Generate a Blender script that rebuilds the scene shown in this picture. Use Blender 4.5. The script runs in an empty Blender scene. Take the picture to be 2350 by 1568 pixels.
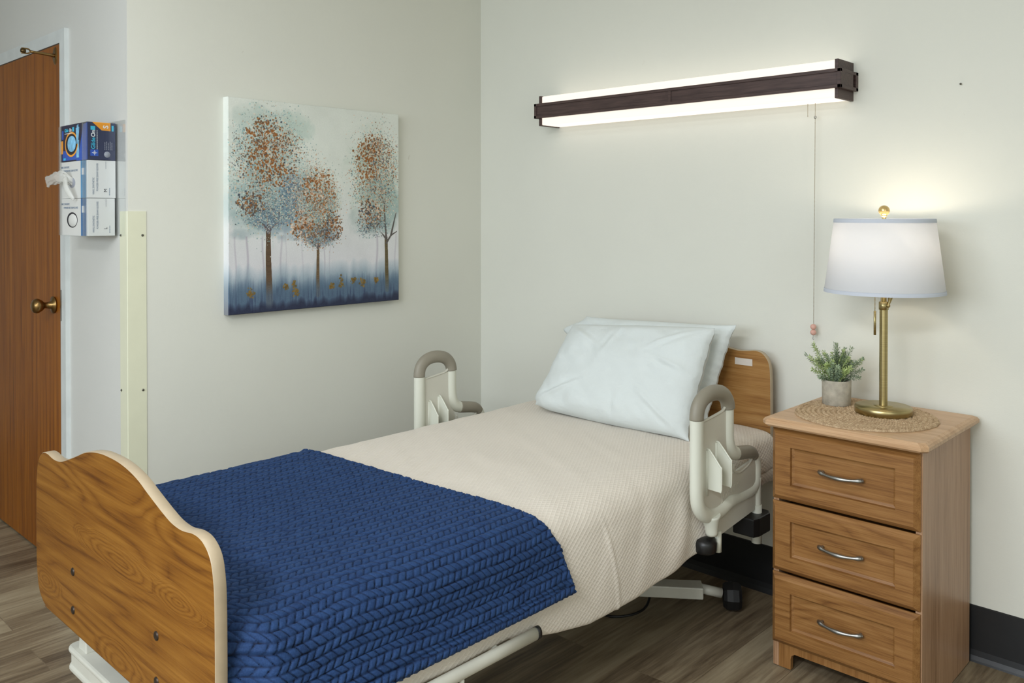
import bpy, bmesh, math, random
import numpy as np
from mathutils import Vector, Matrix
PI = math.pi
rng = np.random.default_rng(7)
random.seed(7)
SC = bpy.context.scene
COL = SC.collection

# ------------------------------------------------------------------ helpers
def lin(c):
    r = []
    for v in c[:3]:
        v = v / 255.0
        r.append(v / 12.92 if v <= 0.04045 else ((v + 0.055) / 1.055) ** 2.4)
    return tuple(r) + (1.0,)

ORG = {}
def tag(o, label=None, cat=None, group=None, kind=None):
    if label: o['label'] = label
    if cat: o['category'] = cat
    if group: o['group'] = group
    if kind: o['kind'] = kind
    return o

def thing(name, loc, label, cat, group=None):
    o = bpy.data.objects.new(name, None)
    o.empty_display_size = 0.05
    COL.objects.link(o); o.location = loc
    ORG[o] = Vector(loc)
    return tag(o, label, cat, group)

def text_mesh(name, body, size, origin, xaxis, yaxis, mat, parent, align='LEFT', bold=0.0, sx=1.0, ext=.00015):
    cu = bpy.data.curves.new(name, 'FONT'); cu.body = body; cu.size = size; cu.align_x = align; cu.align_y = 'CENTER'; cu.offset = bold
    cu.extrude = ext; cu.resolution_u = 3
    tmp = bpy.data.objects.new(name + '_tmp', cu); COL.objects.link(tmp)
    dg = bpy.context.evaluated_depsgraph_get(); dg.update()
    me = bpy.data.meshes.new_from_object(tmp.evaluated_get(dg))
    bpy.data.objects.remove(tmp); bpy.data.curves.remove(cu)
    X = Vector(xaxis); Yv = Vector(yaxis); N = X.cross(Yv); o3 = Vector(origin) - ORG[parent]
    for v in me.vertices:
        c = v.co.copy(); v.co = o3 + X * c.x * sx + Yv * c.y + N * (c.z + .0002)
    me.materials.clear(); me.materials.append(mat)
    o = bpy.data.objects.new(name, me); COL.objects.link(o); o.parent = parent
    ORG[o] = ORG[parent].copy()
    return o

class MB:
    """collects shapes in world coordinates, built as ONE mesh object"""
    def __init__(s):
        s.v = []; s.f = []; s.sm = []; s.uv = None
    def add(s, vs, fs, smooth=False):
        n = len(s.v); s.v.extend([tuple(p) for p in vs])
        s.f.extend([tuple(i + n for i in f) for f in fs]); s.sm.extend([smooth] * len(fs))
        return s
    def box(s, a, b, bev=0.0, seg=2, rot=None, piv=None):
        bm = bmesh.new(); bmesh.ops.create_cube(bm, size=1)
        c = [(a[i] + b[i]) / 2 for i in range(3)]; d = [abs(b[i] - a[i]) for i in range(3)]
        for v in bm.verts: v.co = Vector((v.co.x * d[0], v.co.y * d[1], v.co.z * d[2]))
        if bev > 0:
            bmesh.ops.bevel(bm, geom=bm.edges[:], offset=min(bev, min(d) * .49), segments=seg, profile=.5, affect='EDGES')
        m = Matrix.Translation(c)
        if rot is not None:
            pv = Vector(piv if piv else c)
            m = Matrix.Translation(pv) @ rot @ Matrix.Translation(-pv) @ m
        bm.verts.ensure_lookup_table()
        vs = [m @ v.co for v in bm.verts]; fs = [[v.index for v in f.verts] for f in bm.faces]
        bm.free(); return s.add(vs, fs, False)
    def prism(s, pts, d0, d1, axis, bev=0.0, seg=2):
        """pts: polygon in the two other axes, extruded from d0 to d1 along axis"""
        def mk(p, d):
            return {'x': (d, p[0], p[1]), 'y': (p[0], d, p[1]), 'z': (p[0], p[1], d)}[axis]
        bm = bmesh.new(); vs = [bm.verts.new(mk(p, d0)) for p in pts]
        f = bm.faces.new(vs)
        r = bmesh.ops.extrude_face_region(bm, geom=[f])
        nv = [g for g in r['geom'] if isinstance(g, bmesh.types.BMVert)]
        dv = Vector(mk((0, 0), d1)) - Vector(mk((0, 0), d0))
        for v in nv: v.co += dv
        bmesh.ops.recalc_face_normals(bm, faces=bm.faces[:])
        if bev > 0:
            es = [e for e in bm.edges if len(e.link_faces) == 2 and (len(e.link_faces[0].verts) == len(pts) or len(e.link_faces[1].verts) == len(pts)) and len(pts) > 4
                  or (len(pts) <= 4)]
            bmesh.ops.bevel(bm, geom=es, offset=bev, segments=seg, profile=.5, affect='EDGES')
        bm.verts.ensure_lookup_table()
        out = [v.co.copy() for v in bm.verts]; fs = [[v.index for v in f.verts] for f in bm.faces]
        bm.free(); return s.add(out, fs, False)
    def tube(s, pts, r, n=12, closed=False, cap=True, sub=6, flat=None):
        """Catmull tube; r number or list; flat=(axis vector, factor) squashes the section along a direction"""
        P = [Vector(p) for p in pts]
        R = list(r) if hasattr(r, '__len__') else [r] * len(P)
        Q = []; RR = []
        m = len(P)
        rngs = m if closed else m - 1
        for i in range(rngs):
            p0 = P[(i - 1) % m] if (closed or i > 0) else P[0] * 2 - P[1]
            p1 = P[i]; p2 = P[(i + 1) % m]
            p3 = P[(i + 2) % m] if (closed or i + 2 < m) else P[-1] * 2 - P[-2]
            for k in range(sub):
                t = k / sub
                q = .5 * ((2 * p1) + (p2 - p0) * t + (2 * p0 - 5 * p1 + 4 * p2 - p3) * t * t + (3 * p1 - p0 - 3 * p2 + p3) * t ** 3)
                Q.append(q); RR.append(R[i] * (1 - t) + R[(i + 1) % m] * t)
        if not closed: Q.append(P[-1]); RR.append(R[-1])
        L = len(Q); vs = []; fs = []
        up = None
        for i in range(L):
            a = Q[(i + 1) % L] if (closed or i < L - 1) else Q[i]
            b = Q[i - 1] if (closed or i > 0) else Q[i]
            t = (a - b).normalized()
            if up is None:
                up = Vector((0, 0, 1)) if abs(t.z) < .9 else Vector((1, 0, 0))
            x = (up - t * up.dot(t)).normalized(); y = t.cross(x); up = x
            for k in range(n):
                an = 2 * PI * k / n
                o = (x * math.cos(an) + y * math.sin(an)) * RR[i]
                if flat: o = o - flat[0] * (o.dot(flat[0]) * (1 - flat[1]))
                vs.append(Q[i] + o)
        for i in range(L if closed else L - 1):
            for k in range(n):
                j = (i + 1) % L
                fs.append((i * n + k, i * n + (k + 1) % n, j * n + (k + 1) % n, j * n + k))
        s.add(vs, fs, True)
        if cap and not closed:
            b = len(s.v) - L * n
            s.f.append(tuple(b + k for k in reversed(range(n)))); s.sm.append(False)
            s.f.append(tuple(b + (L - 1) * n + k for k in range(n))); s.sm.append(False)
        return s
    def lathe(s, prof, c, n=48, axis='z', smooth=True):
        """prof: list of (radius, height); c centre"""
        vs = []; fs = []
        for (r, h) in prof:
            for k in range(n):
                a = 2 * PI * k / n
                if axis == 'z': vs.append((c[0] + r * math.cos(a), c[1] + r * math.sin(a), c[2] + h))
                elif axis == 'y': vs.append((c[0] + r * math.cos(a), c[1] + h, c[2] + r * math.sin(a)))
                else: vs.append((c[0] + h, c[1] + r * math.cos(a), c[2] + r * math.sin(a)))
        for i in range(len(prof) - 1):
            for k in range(n):
                fs.append((i * n + k, i * n + (k + 1) % n, (i + 1) * n + (k + 1) % n, (i + 1) * n + k))
        return s.add(vs, fs, smooth)
    def sphere(s, c, r, n=16, sc=(1, 1, 1)):
        prof = [(max(1e-5, r * math.sin(PI * i / n)), -r * math.cos(PI * i / n)) for i in range(n + 1)]
        b = len(s.v); s.lathe(prof, (0, 0, 0), n * 2)
        for i in range(b, len(s.v)):
            v = s.v[i]; s.v[i] = (c[0] + v[0] * sc[0], c[1] + v[1] * sc[1], c[2] + v[2] * sc[2])
        return s
    def build(s, name, mat, parent=None, smooth_angle=40, recalc=True):
        me = bpy.data.meshes.new(name)
        o = bpy.data.objects.new(name, me); COL.objects.link(o)
        org = ORG.get(parent, Vector((0, 0, 0)))
        if parent is None:
            org = Vector((0, 0, 0))
        me.from_pydata([(p[0] - org[0], p[1] - org[1], p[2] - org[2]) for p in s.v], [], s.f)
        me.polygons.foreach_set('use_smooth', s.sm)
        if recalc and len(s.f) < 20000:
            bm = bmesh.new(); bm.from_mesh(me); bmesh.ops.recalc_face_normals(bm, faces=bm.faces[:]); bm.to_mesh(me); bm.free()
        me.update()
        if mat: me.materials.append(mat)
        if parent is not None: o.parent = parent
        ORG[o] = org.copy()
        return o

def grid(name, P, mat, parent=None, uv=None, closed_u=False, col=None, org=None, flip=False):
    """P: (A,B,3) numpy array -> smooth mesh"""
    A, B = P.shape[:2]
    idx = np.arange(A * B).reshape(A, B)
    a = idx[:-1, :-1]; b = idx[1:, :-1]; c = idx[1:, 1:]; d = idx[:-1, 1:]
    q = np.stack([a, b, c, d], -1).reshape(-1, 4)
    if closed_u:
        q2 = np.stack([idx[-1, :-1], idx[0, :-1], idx[0, 1:], idx[-1, 1:]], -1).reshape(-1, 4)
        q = np.concatenate([q, q2])
    if flip: q = q[:, ::-1]
    me = bpy.data.meshes.new(name)
    o = bpy.data.objects.new(name, me); COL.objects.link(o)
    g = ORG.get(parent, Vector((0, 0, 0))) if org is None else Vector(org)
    V = (P - np.array(g)).reshape(-1, 3)
    me.vertices.add(len(V)); me.vertices.foreach_set('co', V.astype(np.float32).ravel())
    me.loops.add(len(q) * 4); me.loops.foreach_set('vertex_index', q.astype(np.int32).ravel())
    me.polygons.add(len(q)); me.polygons.foreach_set('loop_start', np.arange(len(q), dtype=np.int32) * 4)
    me.polygons.foreach_set('use_smooth', np.ones(len(q), dtype=bool))
    me.update(calc_edges=True)
    if uv is not None:
        l = me.uv_layers.new(name='UVMap')
        l.data.foreach_set('uv', uv.reshape(-1, 2)[q.ravel()].astype(np.float32).ravel())
    if col is not None:
        ca = me.color_attributes.new('paint', 'FLOAT_COLOR', 'POINT')
        cc = np.concatenate([col.reshape(-1, 3), np.ones((A * B, 1))], 1)
        ca.data.foreach_set('color', cc.astype(np.float32).ravel())
    if mat: me.materials.append(mat)
    if parent is not None: o.parent = parent
    elif org is not None: o.location = org
    ORG[o] = g.copy()
    return o

# ------------------------------------------------------------------ materials
class NT:
    def __init__(s, name):
        s.m = bpy.data.materials.new(name); s.m.use_nodes = True
        s.t = s.m.node_tree; s.t.nodes.clear()
        s.out = s.n('ShaderNodeOutputMaterial')
    def n(s, typ, **kw):
        nd = s.t.nodes.new(typ)
        for k, v in kw.items():
            if k.startswith('i_'):
                key = k[2:]; key = int(key) if key.isdigit() else key.replace('_', ' ')
                nd.inputs[key].default_value = v
            else: setattr(nd, k, v)
        return nd
    def l(s, a, b): s.t.links.new(a, b)
    def ramp(s, fac, stops, interp='LINEAR'):
        r = s.n('ShaderNodeValToRGB'); r.color_ramp.interpolation = interp
        e = r.color_ramp.elements
        while len(e) < len(stops): e.new(.5)
        for i, (p, c) in enumerate(stops):
            e[i].position = p; e[i].color = c if len(c) == 4 else lin(c)
        s.l(fac, r.inputs[0]); return r.outputs[0]
    def math(s, op, a, b=None, c=None):
        m = s.n('ShaderNodeMath', operation=op)
        for i, v in enumerate((a, b, c)):
            if v is None: continue
            if isinstance(v, (int, float)): m.inputs[i].default_value = v
            else: s.l(v, m.inputs[i])
        return m.outputs[0]
    def mix(s, fac, a, b, mode='MIX'):
        m = s.n('ShaderNodeMix', data_type='RGBA', blend_type=mode)
        for i, v in ((0, fac), (6, a), (7, b)):
            if isinstance(v, (int, float)): m.inputs[i].default_value = v
            elif isinstance(v, tuple): m.inputs[i].default_value = v
            else: s.l(v, m.inputs[i])
        return m.outputs[2]
    def coord(s, scale=(1, 1, 1), kind='Object', rot=(0, 0, 0), loc=(0, 0, 0)):
        tc = s.n('ShaderNodeTexCoord'); mp = s.n('ShaderNodeMapping')
        mp.inputs['Scale'].default_value = scale; mp.inputs['Rotation'].default_value = rot
        mp.inputs['Location'].default_value = loc
        s.l(tc.outputs[kind], mp.inputs['Vector']); return mp.outputs[0]
    def noise(s, vec, scale=5, detail=4, rough=.5, dist=0):
        nd = s.n('ShaderNodeTexNoise'); nd.inputs['Scale'].default_value = scale
        nd.inputs['Detail'].default_value = detail; nd.inputs['Roughness'].default_value = rough
        nd.inputs['Distortion'].default_value = dist
        s.l(vec, nd.inputs['Vector']); return nd.outputs[0]
    def pbr(s, color=None, rough=.5, metal=0, bump=None, bstr=.3, bdist=.01, spec=.5, sheen=0, **kw):
        p = s.n('ShaderNodeBsdfPrincipled')
        if color is not None:
            if isinstance(color, tuple): p.inputs['Base Color'].default_value = color
            else: s.l(color, p.inputs['Base Color'])
        if isinstance(rough, (int, float)): p.inputs['Roughness'].default_value = rough
        else: s.l(rough, p.inputs['Roughness'])
        p.inputs['Metallic'].default_value = metal
        p.inputs['Specular IOR Level'].default_value = spec
        if sheen: p.inputs['Sheen Weight'].default_value = sheen
        for k, v in kw.items(): p.inputs[k.replace('_', ' ')].default_value = v
        if bump is not None:
            b = s.n('ShaderNodeBump'); b.inputs['Strength'].default_value = bstr; b.inputs['Distance'].default_value = bdist
            s.l(bump, b.inputs['Height']); s.l(b.outputs[0], p.inputs['Normal'])
        s.l(p.outputs[0], s.out.inputs[0]); s.p = p
        return s.m

def plain(name, c, rough=.5, metal=0, spec=.5, vary=.06, vs=12, bump=0, bscale=200, **kw):
    t = NT(name); co = t.coord()
    n = t.noise(co, vs, 3)
    base = lin(c)
    d = tuple(max(0, x * (1 - vary)) for x in base[:3]) + (1,); u = tuple(min(1, x * (1 + vary)) for x in base[:3]) + (1,)
    col = t.ramp(n, [(.3, d), (.7, u)])
    b = t.noise(co, bscale, 2) if bump else None
    return t.pbr(col, rough, metal, b, bump, .002, spec, **kw)

def wall_mat(name, c):
    t = NT(name); co = t.coord()
    n = t.noise(co, 1.3, 3); base = lin(c)
    col = t.ramp(n, [(.3, tuple(x * .97 for x in base[:3]) + (1,)), (.7, tuple(x * 1.02 for x in base[:3]) + (1,))])
    # very small scuffs
    s1 = t.noise(co, 26, 2, .6, .6)
    sc = t.ramp(s1, [(.77, (0, 0, 0, 1)), (.80, (1, 1, 1, 1))])
    col2 = t.mix(t.math('MULTIPLY', sc, .25), col, lin((170, 160, 145)))
    fine = t.noise(co, 260, 3); big = t.noise(co, 30, 4)
    b = t.math('ADD', t.math('MULTIPLY', fine, .35), t.math('MULTIPLY', big, 1.0))
    return t.pbr(col2, .55, 0, b, .12, .004, .4)

def wood(name, cols, along='x', ring=6, lin_k=10, zoom=2.2, stretch=.16, fine=320, ring_amt=.35, fine_amt=.5, mid_amt=.35, rough=.42, off=(0, 0, 0), mask=(.42, .58), tint=(1, 1, 1), eyes=()):
    """straight grain along one object axis, with elongated cathedral figures"""
    t = NT(name)
    cols = [tuple(a_ * b_ for a_, b_ in zip(lin(c_), tint)) + (1.0,) for c_ in cols]
    def sc(a, b):
        return {'x': (a, b, b), 'y': (b, a, b), 'z': (b, b, a)}[along]
    n1 = t.noise(t.coord(sc(stretch, 1), loc=off), zoom, 2, .4, .35)
    sep = t.n('ShaderNodeSeparateXYZ'); t.l(t.coord(loc=off), sep.inputs[0])
    ax = {'x': (1, 2), 'y': (0, 2), 'z': (0, 1)}[along]
    tr = t.math('MULTIPLY', t.math('ADD', sep.outputs[ax[0]], sep.outputs[ax[1]]), lin_k)
    f2 = t.noise(t.coord(sc(.06, 1), loc=off), 70, 3, .6)
    rc = t.math('ADD', t.math('ADD', t.math('MULTIPLY', n1, ring), tr), t.math('MULTIPLY', f2, .35))
    for (ex, ez, ea, eb) in eyes:
        dx = t.math('DIVIDE', t.math('SUBTRACT', sep.outputs[0], ex + off[0]), ea); dz = t.math('DIVIDE', t.math('SUBTRACT', sep.outputs[2], ez + off[2]), eb)
        dd = t.math('SQRT', t.math('ADD', t.math('MULTIPLY', dx, dx), t.math('MULTIPLY', dz, dz)))
        dd = t.math('ADD', dd, t.math('MULTIPLY', t.math('SUBTRACT', t.noise(t.coord(sc(.35, 1), loc=off), 16, 3), .5), 1.0))
        mp = t.n('ShaderNodeMapRange'); mp.interpolation_type = 'SMOOTHSTEP'; t.l(dd, mp.inputs[0]); mp.inputs[1].default_value = .95; mp.inputs[2].default_value = 1.35; mp.inputs[3].default_value = 1; mp.inputs[4].default_value = 0
        mx = t.n('ShaderNodeMix'); t.l(mp.outputs[0], mx.inputs[0]); t.l(rc, mx.inputs[2]); t.l(t.math('MULTIPLY', dd, 3.4), mx.inputs[3]); rc = mx.outputs[0]
    tri = t.math('POWER', t.math('ABSOLUTE', t.math('SUBTRACT', t.math('MULTIPLY', t.math('FRACT', rc), 2.0), 1.0)), .55)
    mk = t.ramp(t.noise(t.coord(sc(.2, 1), loc=off), 3.1, 2), [(mask[0], (.25, .25, .25, 1)), (mask[1], (1, 1, 1, 1))])
    f1 = t.noise(t.coord(sc(.022, 1), loc=off), fine, 4, .65)
    fm = t.noise(t.coord(sc(.035, 1), loc=off), fine * .16, 4, .6)
    v = t.math('MULTIPLY_ADD', t.math('MULTIPLY', t.math('SUBTRACT', tri, .62), mk), ring_amt, .5)
    v = t.math('ADD', v, t.math('MULTIPLY', t.math('SUBTRACT', f1, .5), fine_amt * 1.6))
    v = t.math('ADD', v, t.math('MULTIPLY', t.math('SUBTRACT', fm, .5), mid_amt * 1.8))
    col = t.ramp(v, [(.18, cols[0]), (.42, cols[1]), (.58, cols[2]), (.82, cols[3])])
    return t.pbr(col, rough, 0, f1, .08, .0005, .4)

EYES = ((.03, .642, .19, .030), (.325, .640, .095, .024), (.05, .425, .11, .035), (-.40, .47, .10, .030))
M = {}
M['wall'] = wall_mat('wall_paint', (216, 216, 206))
M['wall_cool'] = wall_mat('wall_paint_grey', (208, 208, 203))
M['ceiling'] = plain('ceiling_paint', (225, 224, 216), .8)
M['trim'] = plain('door_frame_paint', (206, 211, 210), .35)
M['guard'] = plain('cream_plastic', (219, 219, 194), .28, vary=.02)
M['cove'] = plain('black_rubber', (26, 27, 29), .42, vary=.1, bump=.1, bscale=60)
M['door'] = wood('door_veneer', [(112, 66, 22), (150, 96, 38), (168, 112, 48), (186, 130, 64)], 'z', 7, 6, 4.0, .08, 260, .26, .45, .5, rough=.5, tint=(.68, .52, .12))
M['oakv'] = wood('oak_upright', [(140, 104, 74), (176, 140, 108), (192, 156, 124), (204, 170, 140)], 'z', 3, 8, 1.5, .1, 420, .2, .5, .4, rough=.36, tint=(.80, .76, .74))
M['oakplinth'] = wood('oak_plinth', [(134, 90, 48), (174, 126, 74), (190, 142, 88), (206, 160, 108)], 'z', 3, 8, 1.5, .1, 420, .2, .5, .4, rough=.4, tint=(.54, .49, .42))
M['oaktop'] = wood('oak_top', [(160, 116, 74), (194, 150, 104), (208, 166, 120), (220, 180, 136)], 'x', 5, 16, 4, .12, 420, .2, .45, .3, rough=.36, tint=(.86, .92, 1.08))
M['foot'] = wood('honey_laminate', [(124, 76, 24), (164, 110, 42), (180, 126, 54), (200, 146, 72)], 'x', 15, 5, 5.2, .17, 340, .34, .42, .40, rough=.33, off=(.3, 0, .4), tint=(.48, .42, .27), eyes=EYES, mask=(.3, .5))
M['head'] = wood('light_laminate', [(150, 102, 54), (192, 144, 86), (206, 160, 100), (220, 178, 120)], 'x', 12, 10, 6, .16, 360, .34, .45, .4, rough=.36, tint=(.54, .49, .42))
M['edgeband'] = plain('beige_edge_band', (172, 155, 129), .42, vary=.05, vs=30)
M['bolt'] = plain('dark_bolt', (58, 48, 40), .4, .6)
M['metal_white'] = plain('cream_powder_coat', (200, 199, 188), .35, vary=.05)
M['rail'] = plain('cream_moulded_plastic', (208, 209, 196), .38, vary=.015)
M['railpanel'] = plain('greige_moulded_plastic', (200, 198, 186), .45, vary=.02, bump=.05)
M['grip'] = plain('taupe_grip', (136, 130, 116), .5, vary=.04, bump=.05)
M['black'] = plain('black_plastic', (20, 20, 21), .4)
M['rubber'] = plain('black_wheel_rubber', (13, 13, 14), .6)
M['brass'] = plain('antique_brass', (140, 112, 70), .32, 1.0)
M['darkbrass'] = plain('dark_brass', (96, 78, 50), .4, 1.0)
M['steel'] = plain('brushed_nickel', (160, 160, 156), .38, 1.0)
M['pot'] = plain('concrete', (172, 165, 150), .8, vary=.20, vs=40, bump=.5)
M['soil'] = plain('dark_moss', (52, 60, 40), .9)
M['bead'] = plain('pink_wood', (205, 160, 146), .6)
M['chainm'] = plain('bead_chain', (170, 160, 140), .35, .7)
M['screw'] = plain('screw_head', (92, 90, 80), .4, .8)
M['sticker'] = plain('paper_sticker', (205, 196, 186), .6)
M['tissue'] = plain('vinyl_glove', (228, 228, 222), .35, Alpha=.42)
M['blueglove'] = plain('blue_glove', (130, 190, 225), .5, vary=.25, vs=60)
M['white_box'] = plain('white_card', (232, 233, 232), .5, vary=.01)
M['white_box2'] = plain('white_card_front', (216, 216, 212), .5, vary=.01)
M['navy'] = plain('navy_print', (42, 50, 84), .4, vary=.03)
M['deepnavy'] = plain('deep_navy_print', (26, 24, 56), .4, vary=.1)
M['royal'] = plain('royal_blue_print', (38, 84, 180), .4)
M['midblue'] = plain('steel_blue_print', (72, 138, 184), .4, vary=.12, vs=20)
M['midblue2'] = plain('deep_blue_print', (40, 104, 160), .4, vary=.12, vs=20)
M['orange'] = plain('orange_print', (240, 160, 40), .4)
M['cyan'] = plain('cyan_print', (60, 190, 225), .4)
M['white_ink'] = plain('white_print', (236, 238, 242), .4)
M['grey_ink'] = plain('grey_blue_print', (108, 128, 152), .5)
M['pale_ink'] = plain('pale_print', (160, 164, 176), .5)
M['black_ink'] = plain('black_print', (42, 44, 50), .5)
M['hole'] = plain('dark_opening', (40, 38, 44), .8)

def brass_lamp():
    t = NT('satin_brass'); co = t.coord((1, 1, 1))
    n = t.noise(t.coord((1, 1, 40)), 8, 3)
    col = t.ramp(n, [(.3, (166, 150, 104)), (.7, (186, 170, 124))])
    return t.pbr(col, .33, 1.0, n, .03, .001)
M['lampbrass'] = brass_lamp()

def sheet_mat():
    t = NT('beige_diamond_cotton')
    tc = t.n('ShaderNodeTexCoord'); sp = t.n('ShaderNodeSeparateXYZ'); t.l(tc.outputs['UV'], sp.inputs[0])
    u, v = sp.outputs[0], sp.outputs[1]
    k = PI / .0125
    a = t.math('ABSOLUTE', t.math('SINE', t.math('MULTIPLY', t.math('ADD', t.math('MULTIPLY', u, 1.0), t.math('MULTIPLY', v, .62)), k)))
    b = t.math('ABSOLUTE', t.math('SINE', t.math('MULTIPLY', t.math('SUBTRACT', t.math('MULTIPLY', u, 1.0), t.math('MULTIPLY', v, .62)), k)))
    h = t.math('SUBTRACT', 1.0, t.math('POWER', t.math('MULTIPLY', a, b), .42))
    f = t.noise(t.coord(), 500, 2)
    hh = t.math('ADD', h, t.math('MULTIPLY', f, .22))
    col = t.ramp(h, [(0, (212, 203, 191)), (.5, (217, 209, 197)), (1, (221, 213, 202))])
    return t.pbr(col, .85, 0, hh, .55, .0020, .15, sheen=.15)
M['sheet'] = sheet_mat()

def blanket_mat():
    t = NT('navy_plush')
    n = t.noise(t.coord(), 300, 3); n2 = t.noise(t.coord(), 30, 3)
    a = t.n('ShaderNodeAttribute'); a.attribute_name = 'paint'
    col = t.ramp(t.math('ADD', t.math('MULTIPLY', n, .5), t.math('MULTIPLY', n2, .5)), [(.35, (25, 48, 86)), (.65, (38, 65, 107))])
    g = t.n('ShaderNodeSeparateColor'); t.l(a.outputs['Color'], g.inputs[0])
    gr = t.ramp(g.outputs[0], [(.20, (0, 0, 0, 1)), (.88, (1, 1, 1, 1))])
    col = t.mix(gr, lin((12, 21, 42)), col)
    return t.pbr(col, .75, 0, n, .5, .001, .2, sheen=.16, Sheen_Roughness=.4, Sheen_Tint=lin((140, 165, 205)))
M['blanket'] = blanket_mat()

def pillow_mat():
    t = NT('white_cotton')
    n = t.noise(t.coord(), 14, 5, .6, .8); f = t.noise(t.coord(), 700, 2)
    w = t.math('ADD', t.math('MULTIPLY', n, 1.0), t.math('MULTIPLY', f, .12))
    return t.pbr(lin((208, 214, 213)), .8, 0, w, .5, .007, .2, sheen=.1)
M['pillow'] = pillow_mat()

def floor_mat():
    t = NT('vinyl_plank_floor')
    co = t.coord((1, 1, 1), rot=(0, 0, PI / 2))
    br = t.n('ShaderNodeTexBrick'); t.l(co, br.inputs['Vector'])
    br.offset = .37; br.squash = 1
    for k, v in (('Scale', 1.0), ('Mortar Size', .0012), ('Mortar Smooth', .1), ('Bias', 0), ('Brick Width', 1.22), ('Row Height', .18)):
        br.inputs[k].default_value = v
    br.inputs['Color1'].default_value = (0, 0, 0, 1); br.inputs['Color2'].default_value = (1, 1, 1, 1); br.inputs['Mortar'].default_value = (.5, .5, .5, 1)
    shift = t.n('ShaderNodeVectorMath', operation='MULTIPLY_ADD')
    t.l(br.outputs['Color'], shift.inputs[0]); shift.inputs[1].default_value = (7.3, 3.1, 5.7); t.l(t.coord((1, .07, 1)), shift.inputs[2])
    g1 = t.noise(shift.outputs[0], 14, 6, .62, .6)
    g2 = t.noise(shift.outputs[0], 90, 4, .6)
    g3 = t.noise(t.coord((1, .35, 1)), 5, 3)
    v = t.math('ADD', t.math('MULTIPLY', g1, .6), t.math('MULTIPLY', g2, .3))
    v = t.math('ADD', v, t.math('MULTIPLY', g3, .15))
    sepc = t.n('ShaderNodeSeparateColor'); t.l(br.outputs['Color'], sepc.inputs[0])
    v = t.math('ADD', v, t.math('MULTIPLY', t.math('SUBTRACT', sepc.outputs[0], .5), .12))
    col = t.ramp(v, [(.36, (80, 66, 50)), (.48, (116, 101, 80)), (.58, (142, 128, 104)), (.72, (164, 151, 126))])
    col = t.mix(t.math('MULTIPLY', br.outputs['Fac'], .35), col, lin((62, 50, 38)))
    return t.pbr(col, .42, 0, g2, .12, .001, .4)
M['floor'] = floor_mat()

def jute_mat():
    t = NT('jute'); n = t.noise(t.coord(), 420, 3, .6); n2 = t.noise(t.coord(), 90, 2)
    col = t.ramp(t.math('ADD', t.math('MULTIPLY', n, .6), t.math('MULTIPLY', n2, .4)), [(.35, (138, 112, 84)), (.5, (176, 152, 122)), (.65, (202, 180, 150))])
    return t.pbr(col, .9, 0, n, .3, .0008, .1)
M['jute'] = jute_mat()

def darkwood_mat():
    t = NT('espresso_wood'); f = t.noise(t.coord((.06, 1, 1)), 160, 4, .6)
    col = t.ramp(f, [(.3, (58, 44, 42)), (.7, (86, 68, 64))])
    return t.pbr(col, .45, 0, f, .2, .0006, .35)
M['dark'] = darkwood_mat()

def diffuser_mat():
    t = NT('lit_acrylic'); e = t.n('ShaderNodeEmission'); e.inputs[0].default_value = lin((255, 242, 227)); e.inputs[1].default_value = 1.0
    p = t.n('ShaderNodeBsdfPrincipled'); p.inputs['Base Color'].default_value = lin((235, 232, 225)); p.inputs['Roughness'].default_value = .35
    a = t.n('ShaderNodeAddShader'); t.l(e.outputs[0], a.inputs[0]); t.l(p.outputs[0], a.inputs[1]); t.l(a.outputs[0], t.out.inputs[0])
    p.inputs['Base Color'].default_value = lin((120, 118, 110))
    return t.m
M['diffuser'] = diffuser_mat()

def shade_mat(name, c, tr):
    t = NT(name)
    w = t.noise(t.coord((1, 1, 1)), 900, 2)
    d = t.n('ShaderNodeBsdfDiffuse'); d.inputs[0].default_value = lin(c)
    r = t.n('ShaderNodeBsdfTranslucent'); r.inputs[0].default_value = lin(c)
    b = t.n('ShaderNodeBump'); b.inputs['Strength'].default_value = .2; b.inputs['Distance'].default_value = .0005
    t.l(w, b.inputs['Height']); t.l(b.outputs[0], d.inputs['Normal'])
    m = t.n('ShaderNodeMixShader'); m.inputs[0].default_value = tr
    t.l(d.outputs[0], m.inputs[1]); t.l(r.outputs[0], m.inputs[2]); t.l(m.outputs[0], t.out.inputs[0])
    return t.m
M['shade'] = shade_mat('white_linen_shade', (234, 235, 238), .46)
M['shadetrim'] = shade_mat('pale_blue_trim', (204, 209, 219), .12)
def bulb_mat():
    t = NT('lit_bulb'); e = t.n('ShaderNodeEmission'); e.inputs[0].default_value = lin((255, 226, 180)); e.inputs[1].default_value = 6
    t.l(e.outputs[0], t.out.inputs[0]); return t.m
M['bulb'] = bulb_mat()
def acrylic_mat():
    t = NT('clear_acrylic'); tr = t.n('ShaderNodeBsdfTransparent'); tr.inputs[0].default_value = (.97, .975, .975, 1)
    g = t.n('ShaderNodeBsdfGlossy'); g.inputs['Roughness'].default_value = .04; g.inputs[0].default_value = (1, 1, 1, 1)
    fr = t.n('ShaderNodeFresnel'); fr.inputs[0].default_value = 1.45
    m = t.n('ShaderNodeMixShader'); t.l(t.math('MULTIPLY', fr.outputs[0], .4), m.inputs[0]); t.l(tr.outputs[0], m.inputs[1]); t.l(g.outputs[0], m.inputs[2])
    t.l(m.outputs[0], t.out.inputs[0]); return t.m
M['acrylic'] = acrylic_mat()
def glassball_mat():
    t = NT('champagne_glass'); return t.pbr(lin((214, 184, 120)), .08, .55, None, spec=.8)
M['finial'] = glassball_mat()
def leaf_mat(name, a, b):
    t = NT(name); n = t.noise(t.coord(), 120, 2)
    col = t.ramp(n, [(.35, a), (.65, b)]); return t.pbr(col, .6, 0, None, spec=.3)
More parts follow.
